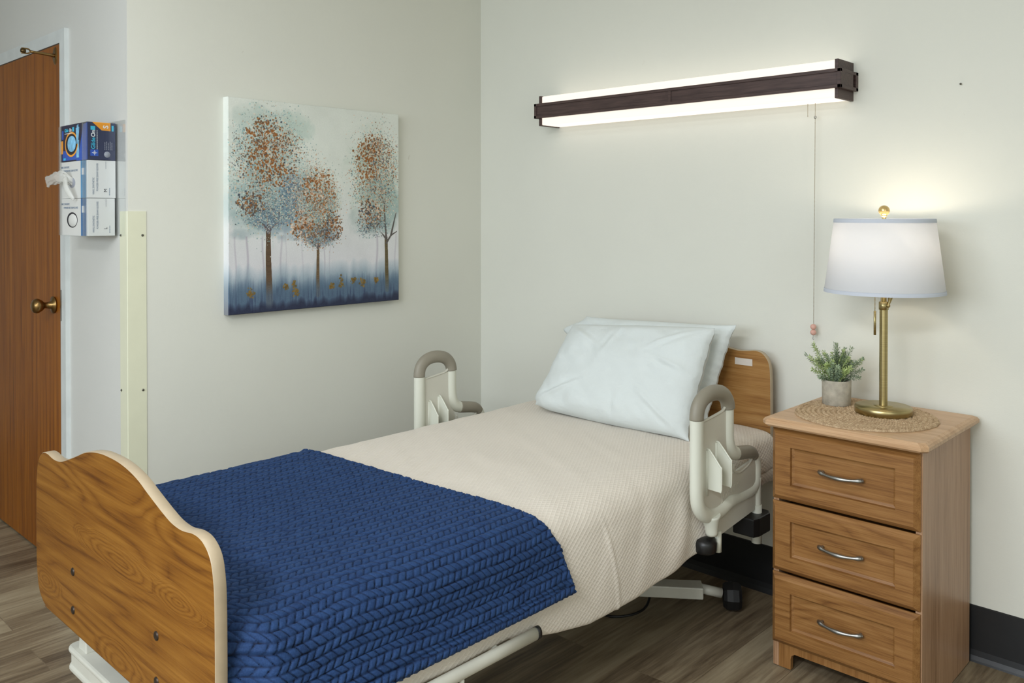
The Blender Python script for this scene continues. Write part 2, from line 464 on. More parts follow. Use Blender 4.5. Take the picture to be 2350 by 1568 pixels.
M['leaf'] = leaf_mat('grey_green_leaf', (112, 130, 108), (158, 174, 140))
M['leaf2'] = leaf_mat('fresh_green_leaf', (146, 168, 102), (192, 206, 146))
M['stem'] = plain('stem_brown', (98, 92, 64), .7)
def paint_mat():
    t = NT('canvas_paint'); a = t.n('ShaderNodeAttribute'); a.attribute_name = 'paint'
    n = t.noise(t.coord(), 700, 2); n2 = t.noise(t.coord((1, 1, .3)), 90, 4)
    return t.pbr(a.outputs['Color'], .5, 0, t.math('ADD', n, n2), .25, .0012, .35)
M['paint'] = paint_mat()
M['canvas_side'] = None

# ------------------------------------------------------------------ the room
YC = -1.682
HC = 2.62
def struct(name, mb, mat, parent=None):
    o = mb.build(name, mat, parent)
    if parent is None: o['kind'] = 'structure'
    return o
struct('floor', MB().box((-3.0, -5.2, -.06), (4.6, .12, 0)), M['floor'])
struct('ceiling', MB().box((-3.0, -5.2, HC), (4.6, .12, HC + .06)), M['ceiling'])
struct('wall_back', MB().box((-.12, 0, 0), (4.6, .12, HC)), M['wall'])
struct('wall_left', MB().box((-.12, YC + .002, 0), (0, 0, HC)), M['wall'])
struct('wall_door_side', MB().box((-3.0, YC, 0), (-1.56, YC + .12, HC)).box((-1.56, YC, 2.075), (-.55, YC + .12, HC)).box((-.55, YC, 0), (-.0005, YC + .12, HC)), M['wall_cool'])
struct('wall_far_left', MB().box((-3.12, -5.2, 0), (-3.0, YC + .12, HC)), M['wall_cool'])
struct('wall_right', MB().box((4.6, -5.2, 0), (4.72, .12, HC)), M['wall'])
# wall behind the camera with a window opening
struct('wall_front', MB().box((-3.0, -5.32, 0), (.6, -5.2, HC)).box((3.4, -5.32, 0), (4.6, -5.2, HC)).box((.6, -5.32, 0), (3.4, -5.2, .85)).box((.6, -5.32, 2.25), (3.4, -5.2, HC)), M['wall'])
w1 = struct('window_1', MB().box((.6, -5.29, .85), (3.4, -5.23, .90)).box((.6, -5.29, 2.20), (3.4, -5.23, 2.25)).box((.6, -5.29, .85), (.65, -5.23, 2.25)).box((3.35, -5.29, .85), (3.4, -5.23, 2.25)).box((1.975, -5.29, .85), (2.025, -5.23, 2.25)), M['trim'])
# cove base
def cove(name, pts0, x0, x1, axis):
    return struct(name, MB().prism(pts0, x0, x1, axis), M['cove'])
cove('baseboard_back', [(-.0145, 0), (-.0125, .006), (-.007, .018), (-.004, .035), (-.004, .170), (0, .172), (0, 0)], .004, 4.6, 'x')
cove('baseboard_left', [(.0145, 0), (.0125, .006), (.007, .018), (.004, .035), (.004, .170), (0, .172), (0, 0)], YC, -.002, 'y')

# corner guard
cg = thing('corner_guard', (0, YC, 0), 'cream plastic corner guard screwed to the outside wall corner below the glove boxes', 'corner guard')
MB().prism([(-.058, YC - .0025), (.001, YC - .0025), (.0025, YC - .001), (.0025, YC + .063), (0, YC + .063), (0, YC), (-.058, YC)], .02, 1.388, 'z').build('guard_strip', M['guard'], cg)
for z in (1.305, .77, .28):
    MB().lathe([(.0001, .0035), (.003, .003), (.0045, 0)], (.0024, YC + .050, z), 12, 'x').build('screw', M['screw'], cg)
    MB().lathe([(.0001, -.0035), (.003, -.003), (.0045, 0)], (-.048, YC - .0024, z), 12, 'y').build('screw', M['screw'], cg)

# door with its frame
YD = YC - .0165
d1 = bpy.data.objects.new('door_1', None); COL.objects.link(d1); d1.location = (-1.05, YD, 0); ORG[d1] = Vector(d1.location); d1['kind'] = 'structure'
MB().box((-1.508, YD + .001, .008), (-.590, YD + .04, 2.035)).build('door_leaf', M['door'], d1)
fr = MB()
fr.box((-.587, YD, 0), (-.535, YC + .002, 2.0395)).box((-1.564, YD, 0), (-1.512, YC + .002, 2.0395)).box((-1.564, YD, 2.0396), (-.535, YC + .002, 2.09))
fr.box((-.586, YC + .003, 0), (-.551, YC + .1, 2.074)).box((-1.559, YC + .003, 0), (-1.513, YC + .1, 2.074)).box((-1.512, YC + .003, 2.041), (-.587, YC + .1, 2.074)).box((-1.512, YD + .045, 0), (-.587, YC + .1, 2.039))
fr.build('door_frame', M['trim'], d1)
hx, hz = -.655, 1.022
MB().lathe([(.0001, 0), (.030, 0), (.033, -.004), (.032, -.008), (.015, -.012), (.012, -.03), (.012, -.038), (.020, -.045), (.0275, -.058), (.0285, -.066), (.024, -.077), (.012, -.083), (.0001, -.084)], (hx, YD + .001, hz), 32, 'y').build('door_knob', M['brass'], d1)
MB().box((-.586, YD - .0012, .965), (-.575, YD, 1.085)).build('strike_plate', M['steel'], d1)
arm = MB().lathe([(.0001, -.002), (.016, -.004), (.021, 0)], (-.635, YD + .001, 1.995), 24, 'y')
arm.v = [(v[0], v[1], 1.995 + (v[2] - 1.995) * 1.7) for v in arm.v]
arm.tube([(-.635, YD, 1.995), (-.635, YD - .03, 1.997), (-.636, YD - .085, 2.0)], [.0075, .0055, .0050], 12)
arm.tube([(-.636, YD - .085, 2.0), (-.634, YD - .095, 2.008), (-.634, YD - .118, 2.009)], .003, 8).tube([(-.636, YD - .085, 2.0), (-.638, YD - .095, 1.992), (-.638, YD - .118, 1.992)], .003, 8)
aro = arm.build('roller_arm', M['brass'], d1)
MB().lathe([(.0001, -.007), (.009, -.007), (.010, 0), (.009, .007), (.0001, .007)], (-.636, YD - .112, 2.0), 20, 'z').build('roller', M['darkbrass'], aro)

# ------------------------------------------------------------------ painting (canvas of three trees)
def make_painting():
    W, H = 620, 620
    px0, px1, pz0, pz1, dep = -1.331, -.532, 1.0045, 1.8105, .035
    A = np.zeros((H, W, 3)); r = np.random.default_rng(21)
    V, U = np.mgrid[0:H, 0:W]; v = V / (H - 1); u = U / (W - 1)
    def sm(n, seed, ax=1):
        q = np.random.default_rng(seed).random((n[0] + 2, n[1] + 2))
        yy = v * n[0]; xx = u * n[1]; y0 = np.clip(yy.astype(int), 0, n[0]); x0 = np.clip(xx.astype(int), 0, n[1])
        fy = yy - y0; fx = xx - x0; fy = fy * fy * (3 - 2 * fy); fx = fx * fx * (3 - 2 * fx)
        return (q[y0, x0] * (1 - fy) * (1 - fx) + q[y0 + 1, x0] * fy * (1 - fx) + q[y0, x0 + 1] * (1 - fy) * fx + q[y0 + 1, x0 + 1] * fy * fx)
    def fbm(a, b, s): return .45 * sm((a, b), s) + .3 * sm((a * 2, b * 2), s + 1) + .25 * sm((a * 5, b * 5), s + 2)
    def c(*x): return np.array(x, float)
    top = c(214, 218, 210); mist = c(212, 211, 216)
    t = np.clip((v - .15) / .5, 0, 1)[..., None]
    A[:] = mist * (1 - t) + top * t
    A += (fbm(6, 6, 3)[..., None] - .5) * 14
    def blend(mask, col):
        nonlocal A
        m = np.clip(mask, 0, 1)[..., None]; A[:] = A * (1 - m) + col * m
    def blob(cu, cv, ru, rv, col, op, seed, soft=1.0, ns=13):
        d = ((u - cu) / ru) ** 2 + ((v - cv) / rv) ** 2
        n = fbm(ns, ns, seed)
        m = np.clip((1.05 - d + (n - .5) * 1.7) / soft, 0, 1) * op
        blend(m, col)
    # hazy crowns behind
    blob(.20, .68, .24, .33, c(182, 196, 190), .8, 5)
    blob(.30, .52, .20, .18, c(128, 152, 164), .75, 9)
    blob(.36, .55, .10, .13, c(84, 108, 130), .85, 13)
    blob(.25, .46, .13, .10, c(96, 122, 142), .6, 15)
    blob(.14, .92, .14, .06, c(176, 192, 184), .7, 17)
    blob(.36, .88, .10, .09, c(170, 192, 182), .6, 18)
    blob(.08, .48, .10, .14, c(150, 172, 172), .7, 19)
    blob(.06, .37, .07, .03, c(150, 166, 170), .6, 20)
    blob(.47, .52, .15, .20, c(176, 190, 180), .8, 22)
    blob(.48, .38, .13, .09, c(120, 142, 150), .6, 23)
    blob(.84, .68, .20, .24, c(190, 202, 190), .8, 25)
    blob(.93, .52, .12, .16, c(140, 166, 160), .65, 27)
    blob(.80, .42, .13, .10, c(168, 182, 178), .7, 29)
    blob(.22, .45, .15, .07, c(92, 112, 128), .75, 81)
    blob(.15, .60, .10, .12, c(132, 152, 152), .7, 82)
    blob(.20, .72, .15, .18, c(160, 174, 166), .75, 83)
    blob(.50, .50, .10, .14, c(140, 158, 150), .75, 84)
    blob(.49, .37, .12, .06, c(96, 114, 128), .8, 85)
    blob(.85, .56, .11, .14, c(142, 160, 150), .75, 86)
    blob(.83, .74, .11, .13, c(166, 180, 164), .7, 87)
    blob(.84, .41, .10, .06, c(124, 140, 142), .7, 88)
    # faint distant trunks
    for (cu, w, op, v1) in ((.035, .004, .35, .36), (.095, .005, .5, .36), (.178, .005, .4, .36), (.275, .005, .35, .36), (.395, .004, .2, .34), (.52, .003, .45, .32), (.555, .003, .25, .32), (.85, .006, .45, .36), (.975, .004, .3, .36), (.30, .003, .2, .4)):
        wob = cu + .004 * np.sin(v * 23 + cu * 90)
        blend(np.exp(-((u - wob) / w) ** 2) * op * ((v > .08) & (v < v1)), c(150, 140, 156))
    # ground
    g = np.clip((.20 + .05 * sm((2, 40), 31) - v) / .20, 0, 1)
    st = sm((8, 160), 33); st2 = sm((14, 220), 35)
    gc = c(146, 172, 184) * (1 - g[..., None]) + c(54, 74, 98) * g[..., None]
    blend(np.clip(g * 1.6, 0, 1) ** .8, gc)
    blend(np.clip((st - .55) * 2.2, 0, 1) * np.clip((.17 - v) / .08, 0, 1) * .7, c(44, 52, 82))
    blend(np.clip((st2 - .62) * 2.5, 0, 1) * np.clip((.22 - v) / .1, 0, 1) * .5, c(150, 178, 190))
    blend(np.clip((.035 + .03 * sm((2, 60), 37) - v) / .03, 0, 1) * .8, c(34, 38, 62))
    def limb(pts, w0, w1, col):
        for (a, b, k) in [(pts[i], pts[i + 1], i) for i in range(len(pts) - 1)]:
            n = 90
            for i in range(n):
                tt = i / n; cu = a[0] + (b[0] - a[0]) * tt; cv = a[1] + (b[1] - a[1]) * tt
                w = w0 + (w1 - w0) * (k + tt) / (len(pts) - 1)
                disc(cu, cv, w, col * (1 + r.uniform(-.16, .16)), .9)
    def disc(cu, cv, rad, col, op=1.0, asp=1.0):
        R = max(1.0, rad * W); x = cu * (W - 1); y = cv * (H - 1)
        x0, x1 = int(max(0, x - R - 1)), int(min(W, x + R + 2)); y0, y1 = int(max(0, y - R - 1)), int(min(H, y + R + 2))
        if x0 >= x1 or y0 >= y1: return
        yy, xx = np.mgrid[y0:y1, x0:x1]; d = np.sqrt((xx - x) ** 2 + ((yy - y) / asp) ** 2)
        m = (np.clip(R - d + .5, 0, 1) * op)[..., None]
        A[y0:y1, x0:x1] = A[y0:y1, x0:x1] * (1 - m) + col * m
    br = c(92, 72, 54)
    limb([(.212, .03), (.210, .12), (.206, .25), (.206, .385)], .018, .012, br)
    for p in ([(.206, .38), (.185, .41), (.15, .43)], [(.206, .375), (.225, .40), (.262, .425)], [(.206, .38), (.20, .46)]): limb(p, .007, .002, c(96, 90, 96))
    limb([(.483, .06), (.482, .15), (.484, .30)], .011, .007, c(104, 84, 60))
    for p in ([(.484, .29), (.462, .315), (.44, .325)], [(.484, .29), (.50, .33)], [(.484, .29), (.486, .36)]): limb(p, .004, .0015, c(104, 96, 96))
    limb([(.918, .06), (.916, .16), (.914, .26), (.912, .34)], .012, .009, c(96, 84, 56))
    for p in ([(.914, .33), (.895, .35), (.885, .36)], [(.914, .31), (.945, .35), (.985, .37)], [(.914, .33), (.905, .42), (.90, .52), (.875, .57)], [(.945, .35), (.965, .42), (.98, .47)]): limb(p, .006, .002, c(90, 84, 80))
    gg = np.clip((.13 + .05 * sm((2, 70), 32) - v) / .08, 0, 1)
    blend(gg * .75, c(88, 110, 132))
    blend(np.clip((st2 - .5) * 2.2, 0, 1) * np.clip((.12 - v) / .06, 0, 1) * .7, c(48, 58, 88))
    blend(np.clip((.035 + .03 * sm((2, 60), 37) - v) / .03, 0, 1) * .8, c(34, 38, 62))
    # dabbed foliage
    def foliage(cx, cy, rx, ry, n, pal, lo=.0022, hi=.0048, power=.6, seed=1, ragged=.25):
        q = np.random.default_rng(seed)
        for i in range(n):
            an = q.random() * 2 * PI; rr = q.random() ** power * (1 + q.normal() * ragged * .5)
            cu = cx + rx * rr * math.cos(an); cv = cy + ry * rr * math.sin(an)
            cl = pal[q.choice(len(pal), p=None)]
            disc(cu, cv, q.uniform(lo, hi), np.array(cl, float) * (1 + q.uniform(-.12, .12)), .92)
    gold = [(146, 90, 42), (132, 80, 36), (156, 102, 54), (108, 76, 50)]
    peach = [(206, 178, 152), (214, 190, 168), (190, 160, 140)]
    teal = [(120, 156, 158), (146, 180, 176), (96, 130, 142), (110, 112, 122)]
    dk = [(78, 74, 74), (98, 82, 68), (62, 72, 84)]
    mixc = gold + dk + peach
    pale = [(186, 194, 184), (170, 184, 178), (202, 204, 192), (154, 170, 168), (196, 182, 160)]
    # tree 1
    foliage(.215, .68, .23, .30, 3200, pale + teal[:2], .0012, .0034, .6, 40, .35)
    foliage(.205, .66, .20, .28, 2300, teal + peach + pale, .0014, .0032, .55, 41)
    foliage(.215, .735, .165, .18, 900, mixc, .0014, .0044, .55, 43)
    foliage(.18, .79, .10, .13, 210, gold, .0024, .0064, .6, 45)
    foliage(.24, .66, .10, .07, 110, gold, .0024, .0060, .6, 48)
    foliage(.27, .80, .12, .08, 260, mixc, .0014, .0036, .6, 46)
    foliage(.18, .88, .06, .05, 60, gold + dk, .002, .005, .6, 44)
    foliage(.12, .51, .075, .055, 210, gold + dk, .002, .0062, .6, 49)
    foliage(.22, .49, .17, .09, 1100, teal + dk + pale, .0012, .003, .6, 51)
    foliage(.07, .76, .05, .12, 90, dk + teal, .0014, .003, .6, 52)
    # tree 2
    foliage(.475, .52, .15, .21, 2200, pale + peach, .0012, .0034, .6, 60, .35)
    foliage(.475, .50, .125, .185, 2000, teal + peach + gold, .0014, .0034, .55, 61)
    foliage(.49, .585, .095, .10, 330, gold + gold + peach, .002, .0058, .6, 63)
    foliage(.40, .41, .075, .07, 190, gold + peach, .0022, .0064, .6, 65)
    foliage(.56, .40, .065, .08, 210, gold + dk, .0018, .0052, .6, 67)
    foliage(.48, .50, .11, .10, 300, teal + pale, .0016, .0036, .6, 68)
    foliage(.48, .36, .15, .06, 520, teal + dk + gold, .0012, .003, .6, 69)
    # tree 3
    foliage(.85, .68, .18, .26, 2400, pale + peach + teal[:2], .0012, .0034, .6, 70, .35)
    foliage(.84, .66, .155, .22, 1800, teal + peach + gold, .0014, .0032, .55, 71)
    foliage(.79, .75, .075, .13, 230, gold, .0024, .0064, .6, 73)
    foliage(.87, .80, .10, .08, 300, mixc, .0016, .0042, .6, 75)
    foliage(.87, .66, .09, .10, 260, mixc + teal, .0016, .0042, .6, 76)
    foliage(.81, .46, .075, .08, 250, gold + dk + peach, .002, .0058, .6, 77)
    foliage(.82, .40, .11, .06, 450, teal + dk, .0012, .003, .6, 79)
    # low shrubs in gold
    for (cu, cv, s) in ((.115, .095, .022), (.30, .11, .02), (.345, .125, .016), (.36, .09, .022), (.565, .10, .020), (.625, .115, .026), (.70, .125, .016), (.76, .11, .026), (.845, .115, .015)):
        q = np.random.default_rng(int(cu * 1000))
        for k in range(26): disc(cu + q.normal() * s * .38, cv + q.normal() * s * .5, q.uniform(.002, .007), c(132, 104, 48) * (1 + q.uniform(-.25, .1)), .8)
    A[:] = np.clip(A + r.normal(0, 3, (H, W, 1)), 8, 250)
    L = (A / 255.0); L = np.where(L <= .04045, L / 12.92, ((L + .055) / 1.055) ** 2.4)
    # surface: front face wrapped over the stretcher edges
    root = thing('canvas_painting', (0, (px0 + px1) / 2, pz0), 'square canvas painting of three rust-leaved trees over a blue meadow', 'painting')
    uu = u * (px1 - px0) + px0; vv = v * (pz1 - pz0) + pz0
    P = np.stack([np.full_like(uu, dep), uu, vv], -1)
    e = .003
    ed = np.minimum(np.minimum(u, 1 - u) * .8, np.minimum(v, 1 - v) * .8)
    P[..., 0] -= np.where(ed < e, (1 - np.sqrt(np.clip(1 - ((e - ed) / e) ** 2, 0, 1))) * e, 0)
    grid('painted_face', P, M['paint'], root, col=L)
    # wrapped sides take the colour of the nearest border pixels, the left one lightened
    def side(nm, idx, f):
        cols = L[idx]; n = cols.shape[0]
        k = 10; ker = np.ones(41) / 41; cols = np.stack([np.convolve(np.pad(cols[:, q_], 20, mode='edge'), ker, 'valid') for q_ in range(3)], 1)
        cc = np.repeat(cols[:, None, :], k, 1); cc = cc * .85 + .15 * cc.mean(0, keepdims=True)
        if nm == 'l': cc = np.clip(cc * 1.0 + .12, 0, .85)  # left side painted brighter, standing in for window light on it
        Pt = np.zeros((n, k, 3))
        for j in range(k):
            Pt[:, j] = f(np.linspace(0, 1, n), j / (k - 1))
        return grid('wrapped_side', Pt, M['paint'], root, col=cc)
    dd = dep - e
    side('l', np.s_[:, 0], lambda s, t: np.stack([dd * (1 - t) + 0 * s, px0 + 0 * s, pz0 + s * (pz1 - pz0)], -1))
    side('r', np.s_[:, -1], lambda s, t: np.stack([dd * (1 - t) + 0 * s, px1 + 0 * s, pz0 + s * (pz1 - pz0)], -1))
    side('b', np.s_[0, :], lambda s, t: np.stack([dd * (1 - t) + 0 * s, px0 + s * (px1 - px0), pz0 + 0 * s], -1))
    side('t', np.s_[-1, :], lambda s, t: np.stack([dd * (1 - t) + 0 * s, px0 + s * (px1 - px0), pz1 + 0 * s], -1))
make_painting()

# ------------------------------------------------------------------ wall light
LX0, LX1, LZ0, LZ1 = .487, 1.800, 1.7585, 1.8875
wl = thing('wall_light', (1.14, 0, 1.76), 'long lit wall light with a dark wood band above the bed', 'wall light')
MB().box((LX0 + .012, -.119, LZ0 + .003), (LX1 - .012, 0, LZ1 - .002), .004).build('diffuser', M['diffuser'], wl)
for (a, b) in ((LX0, LX0 + .012), (LX1 - .012, LX1)):
    MB().box((a, -.125, LZ0), (b, 0, LZ1), .001, 1).build('end_cap', M['dark'], wl)
bz0, bz1 = 1.790, 1.853
band = MB()
yo = -.144; s_ = .011
band.box((LX0 - .012, yo, bz1 - s_), (LX1 + .016, yo + .012, bz1), .001, 1).box((LX0 - .012, yo, bz0), (LX1 + .016, yo + .012, bz0 + s_), .001, 1)
band.box((LX0 - .010, yo + .005, bz0 + .005), (LX1 + .010, yo + .014, bz1 - .005))
for xx in (LX0 - .012, 1.155, LX1 + .003):
    band.box((xx, yo + .001, bz0 + .004), (xx + .013, yo + .010, bz1 - .004), .0008, 1)
for xs in (LX0 - .012, LX1 + .004):      # band returns to the wall with an open slot
    band.box((xs, yo, bz1 - s_), (xs + .012, 0, bz1), .001, 1).box((xs, yo, bz0), (xs + .012, 0, bz0 + s_), .001, 1)
    band.box((xs + .001, yo + .004, bz0 + .005), (xs + .011, -.040, bz1 - .005)).box((xs, -.018, bz0), (xs + .012, 0, bz1), .001, 1)
band.build('band', M['dark'], wl)
def chain(p0, p1, r, step):
    m = MB(); a = Vector(p0); b = Vector(p1); n = int((b - a).length / step)
    for i in range(n + 1):
        c = a.lerp(b, i / n); m.sphere(c, r, 4)
    m.tube([a, b], r * .35, 5, sub=1)
    return m
pc = chain((1.680, -.030, LZ0), (1.6765, -.030, .998), .0016, .0046).build('pull_chain', M['chainm'], wl)
pc['label'] = 'long beaded pull chain'
MB().sphere((1.680, -.030, 1.712), .0045, 6, (1, 1, 1.3)).build('connector', M['steel'], pc)
for z in (.988, .969):
    MB().sphere((1.6755, -.030, z), .0102, 10).build('wooden_bead', M['bead'], pc)
MB().tube([(1.675, -.030, .958), (1.675, -.030, .951), (1.6775, -.030, .947), (1.675, -.030, .9425), (1.6725, -.030, .947), (1.675, -.030, .951)], .0009, 6).build('end_ring', M['steel'], pc)
sc2 = chain((1.655, -.034, LZ0), (1.655, -.034, 1.716), .0016, .0046).build('short_chain', M['chainm'], wl)

# nail in the wall
nl = MB().lathe([(.0001, -.008), (.003, -.008), (.0032, -.006), (.0012, -.005), (.0012, 0)], (2.135, 0, 1.782), 10, 'y').build('nail', M['screw'])
tag(nl, 'small bare nail in the white wall right of the wall light', 'nail')

# ------------------------------------------------------------------ nightstand
NX0, NX1 = 1.742, 2.174
ns = thing('nightstand', (1.958, -.24, 0), 'oak three-drawer nightstand beside the head of the bed', 'nightstand')
NYF = -.452
MB().box((NX1 - .018, NYF, .003), (NX1, -.028, .738), .0012, 1).build('side_panel', M['oakv'], ns)
MB().box((NX0, NYF, .003), (NX0 + .018, -.028, .738), .0012, 1).build('side_panel', M['oakv'], ns)
MB().box((NX0 + .018, -.036, .05), (NX1 - .018, -.030, .738)).build('back_panel', M['oakv'], ns)
MB().box((NX0 + .018, NYF + .004, .062), (NX1 - .018, -.036, .080)).build('bottom_panel', M['oakv'], ns)
arch = [(NX0 + .0185, .003), (NX0 + .056, .003), (NX0 + .056, .035), (NX0 + .059, .046), (NX0 + .069, .053), (NX1 - .069, .053), (NX1 - .059, .046), (NX1 - .056, .035), (NX1 - .056, .003), (NX1 - .0185, .003), (NX1 - .0185, .078), (NX0 + .0185, .078)]
MB().prism(arch, NYF + .001, NYF + .017, 'y').build('plinth', M['oakplinth'], ns)
# top slab with chamfered edge and clipped corners
def slab(x0, x1, y0, y1, z0, z1, ch, cc):
    def ring(i, z):
        a, b, c, d = x0 + i, x1 - i, y0 + i, y1 - i
        return [(a + cc, c, z), (b - cc, c, z), (b, c + cc, z), (b, d - cc * .2, z), (b - cc * .2, d, z), (a + cc * .2, d, z), (a, d - cc * .2, z), (a, c + cc, z)]
    R = [ring(.006, z0), ring(0, z0 + .006), ring(0, z1 - ch * .75), ring(ch * .35, z1 - ch * .3), ring(ch, z1)]
    vs = [p for r_ in R for p in r_]; fs = []
    for i in range(len(R) - 1):
        for k in range(8): fs.append((i * 8 + k, i * 8 + (k + 1) % 8, (i + 1) * 8 + (k + 1) % 8, (i + 1) * 8 + k))
    fs.append(tuple(range(8))); fs.append(tuple((len(R) - 1) * 8 + k for k in range(8)))
    return MB().add(vs, fs)
TOPZ = .764
slab(1.720, 2.198, -.494, -.022, .7385, TOPZ, .014, .016).build('top', M['oaktop'], ns)
def drawer_front(x0, x1, z0, z1):
    yb, y1, yf = NYF - .001, NYF - .006, NYF - .021
    def rect(ix, iz, y): return [(x0 + ix, y, z0 + iz), (x1 - ix, y, z0 + iz), (x1 - ix, y, z1 - iz), (x0 + ix, y, z1 - iz)]
    R = [rect(0, 0, yb), rect(0, 0, y1), rect(.0145, .0145, yf), rect(.062, .050, yf), rect(.0635, .0515, yf + .0095), rect(.071, .059, yf + .0125)]
    vs = [p for r_ in R for p in r_]; fs = [(0, 1, 2, 3)]
    for i in range(len(R) - 1):
        for k in range(4): fs.append((i * 4 + k, i * 4 + (k + 1) % 4, (i + 1) * 4 + (k + 1) % 4, (i + 1) * 4 + k))
    fs.append(tuple((len(R) - 1) * 4 + k for k in range(4)))
    m = MB().add(vs, fs)
    m.box((x0 + .03, NYF, z0 + .012), (x1 - .03, -.06, z1 - .02))
    return m, yf
for i, (z0, z1) in enumerate(((.5165, .7305), (.2995, .5085), (.0785, .2915))):
    m, yf = drawer_front(1.743, 2.171, z0, z1)
    mat = wood('oak_drawer_front', [(134, 90, 48), (174, 126, 74), (190, 142, 88), (206, 160, 108)], 'x', 9, 12, 7, .17, 460, .36, .60, .45, rough=.42, off=(i * 1.7 + .4, 0, i * .83 + .2), tint=(.53, .48, .40))
    dr = m.build('drawer', mat, ns)
    cz = (z0 + z1) / 2 + .001; yb = yf + .0125
    pts = []; rad = []
    for k in range(17):
        t = k / 16; x = 1.895 + .123 * t
        bow = math.sin(PI * t) ** .7
        pts.append((x, yb - .012 - .018 * bow, cz + .002 - .003 * math.sin(PI * t)))
        rad.append(.0042 + .0032 * math.exp(-((t - .04) / .07) ** 2) + .0028 * math.exp(-((t - .96) / .07) ** 2) + .0020 * math.exp(-((t - .5) / .16) ** 2))
    h = MB().tube(pts, rad, 12, sub=3)
    for xx in (1.901, 2.012): h.tube([(xx, yb, cz + .001), (xx, yb - .014, cz + .001)], .0045, 10, sub=1)
    h.sphere(pts[0], rad[0] * .97, 8).sphere(pts[-1], rad[-1] * .97, 8)
    h.build('handle', M['steel'], dr)

# ------------------------------------------------------------------ placemat, lamp, plant
PMZ = TOPZ + .001
def placemat():
    cx, cy, R = 1.945, -.268, .203
    na, nr = 720, 96
    th = np.linspace(0, 2 * PI, na, endpoint=False)[:, None]; rr = np.linspace(.0, 1, nr)[None, :]
    wob = 1 + .010 * np.sin(th * 3 + 1) + .006 * np.sin(th * 7) + .004 * np.sin(th * 31)
    r = rr * R * wob
    pitch = .0145
    ph = r / pitch - th / (2 * PI)
    row = np.floor(ph); fr = ph - row
    prof = np.sqrt(np.clip(1 - (2 * fr - 1) ** 2, 0, 1))
    rc_ = np.maximum((row + .5 + th / (2 * PI)) * pitch, .004)
    braid = .5 + .5 * np.cos((th * rc_ / .0105 + np.abs(fr - .5) * 1.1 + row * .37) * 2 * PI)
    h = .0015 + .0062 * prof * (.55 + .45 * braid)
    edge = np.clip((1 - rr) / .02, 0, 1) ** .5
    P = np.stack([cx + r * np.cos(th), cy + r * np.sin(th), PMZ + h * edge], -1)
    low = P[:, -1:, :].copy(); low[..., 2] = PMZ - .0005
    ctr = np.broadcast_to(np.array([cx, cy, PMZ - .0005]), low.shape)
    P = np.concatenate([P, low, ctr], 1)
    o = grid('woven_placemat', P, M['jute'], None, closed_u=True, org=(cx, cy, PMZ))
    tag(o, 'round woven jute placemat on the nightstand under lamp and plant', 'placemat')
placemat()
MZ = PMZ + .0055
lc = (1.984, -.222)
lamp = thing('table_lamp', (lc[0], lc[1], MZ), 'lit brass table lamp with a white tapered shade on the nightstand', 'lamp')
MB().lathe([(.0001, 0), (.079, 0), (.082, .002), (.082, .020), (.0805, .0225), (.0001, .0235)], (lc[0], lc[1], MZ), 96).build('base', M['lampbrass'], lamp)
pz = MZ + .0235
MB().lathe([(.0275, 0), (.0275, .0015), (.014, .003), (.0125, .003)], (lc[0], lc[1], pz - .0005), 48).lathe([(.012, 0), (.012, 1.088 - pz)], (lc[0], lc[1], pz), 32).build('pole', M['lampbrass'], lamp)
MB().lathe([(.0118, 0), (.0142, .001), (.0142, .024), (.0105, .026), (.0085, .026), (.0085, .16)], (lc[0], lc[1], 1.086), 32).build('collar', M['lampbrass'], lamp)
Rv = Vector((math.cos(math.radians(43.6)), math.sin(math.radians(43.6)), 0)); Fv = Vector((-Rv.y, Rv.x, 0))
L0 = Vector((lc[0], lc[1], 0))
kb = L0 + Rv * .008 - Fv * .014
MB().sphere((kb.x, kb.y, 1.100), .0058, 10).tube([(kb.x, kb.y, 1.102), (kb.x + Rv.x * .004, kb.y + Rv.y * .004, 1.115), (kb.x + Rv.x * .008, kb.y + Rv.y * .008, 1.132)], [.003, .005, .0085], 14).build('height_knob', M['lampbrass'], lamp)
SB, ST = 1.140, 1.364
def shade_r(z): return .1715 + (.1425 - .1715) * (z - SB) / (ST - SB)
def shell(z0, z1, off, t=.0012, n=96):
    a = [(shade_r(z0) + off, z0), (shade_r((z0 + z1) / 2) + off, (z0 + z1) / 2), (shade_r(z1) + off, z1)]
    b = [(r - t, z) for r, z in reversed(a)]
    p = a + b + [a[0]]
    return MB().lathe([(r, z) for r, z in p], (lc[0], lc[1], 0), n)
sh = shell(SB, ST, 0).build('lamp_shade', M['shade'], lamp)
shell(SB - .0006, SB + .0105, .0012, .0008).build('trim_band', M['shadetrim'], sh)
shell(ST - .0115, ST + .0006, .0012, .0008).build('trim_band', M['shadetrim'], sh)
spd = MB()
for k in range(3):
    a = 2 * PI * k / 3 + .4
    spd.tube([(lc[0], lc[1], ST - .004), (lc[0] + math.cos(a) * (.1405), lc[1] + math.sin(a) * (.1405), ST - .004)], .0016, 6, sub=1)
spd.build('shade_spider', M['lampbrass'], lamp)
harp = MB()
for sgn in (-1, 1):
    harp.tube([(lc[0], lc[1], 1.225), (lc[0] + sgn * .035, lc[1], 1.25), (lc[0] + sgn * .045, lc[1], 1.30), (lc[0] + sgn * .025, lc[1], 1.35), (lc[0], lc[1], 1.366)], .0014, 6)
harp.build('harp', M['lampbrass'], lamp)
MB().lathe([(.006, 0), (.0065, .006), (.011, .008)], (lc[0], lc[1], ST), 24).build('finial_neck', M['lampbrass'], lamp)
MB().sphere((lc[0], lc[1], ST + .0245), .0165, 16).build('finial', M['finial'], lamp)
bulb = MB().sphere((lc[0], lc[1], 1.285), .026, 12, (1, 1, 1.2)).lathe([(.013, 0), (.013, .03)], (lc[0], lc[1], 1.235), 20).build('bulb', M['bulb'], lamp)
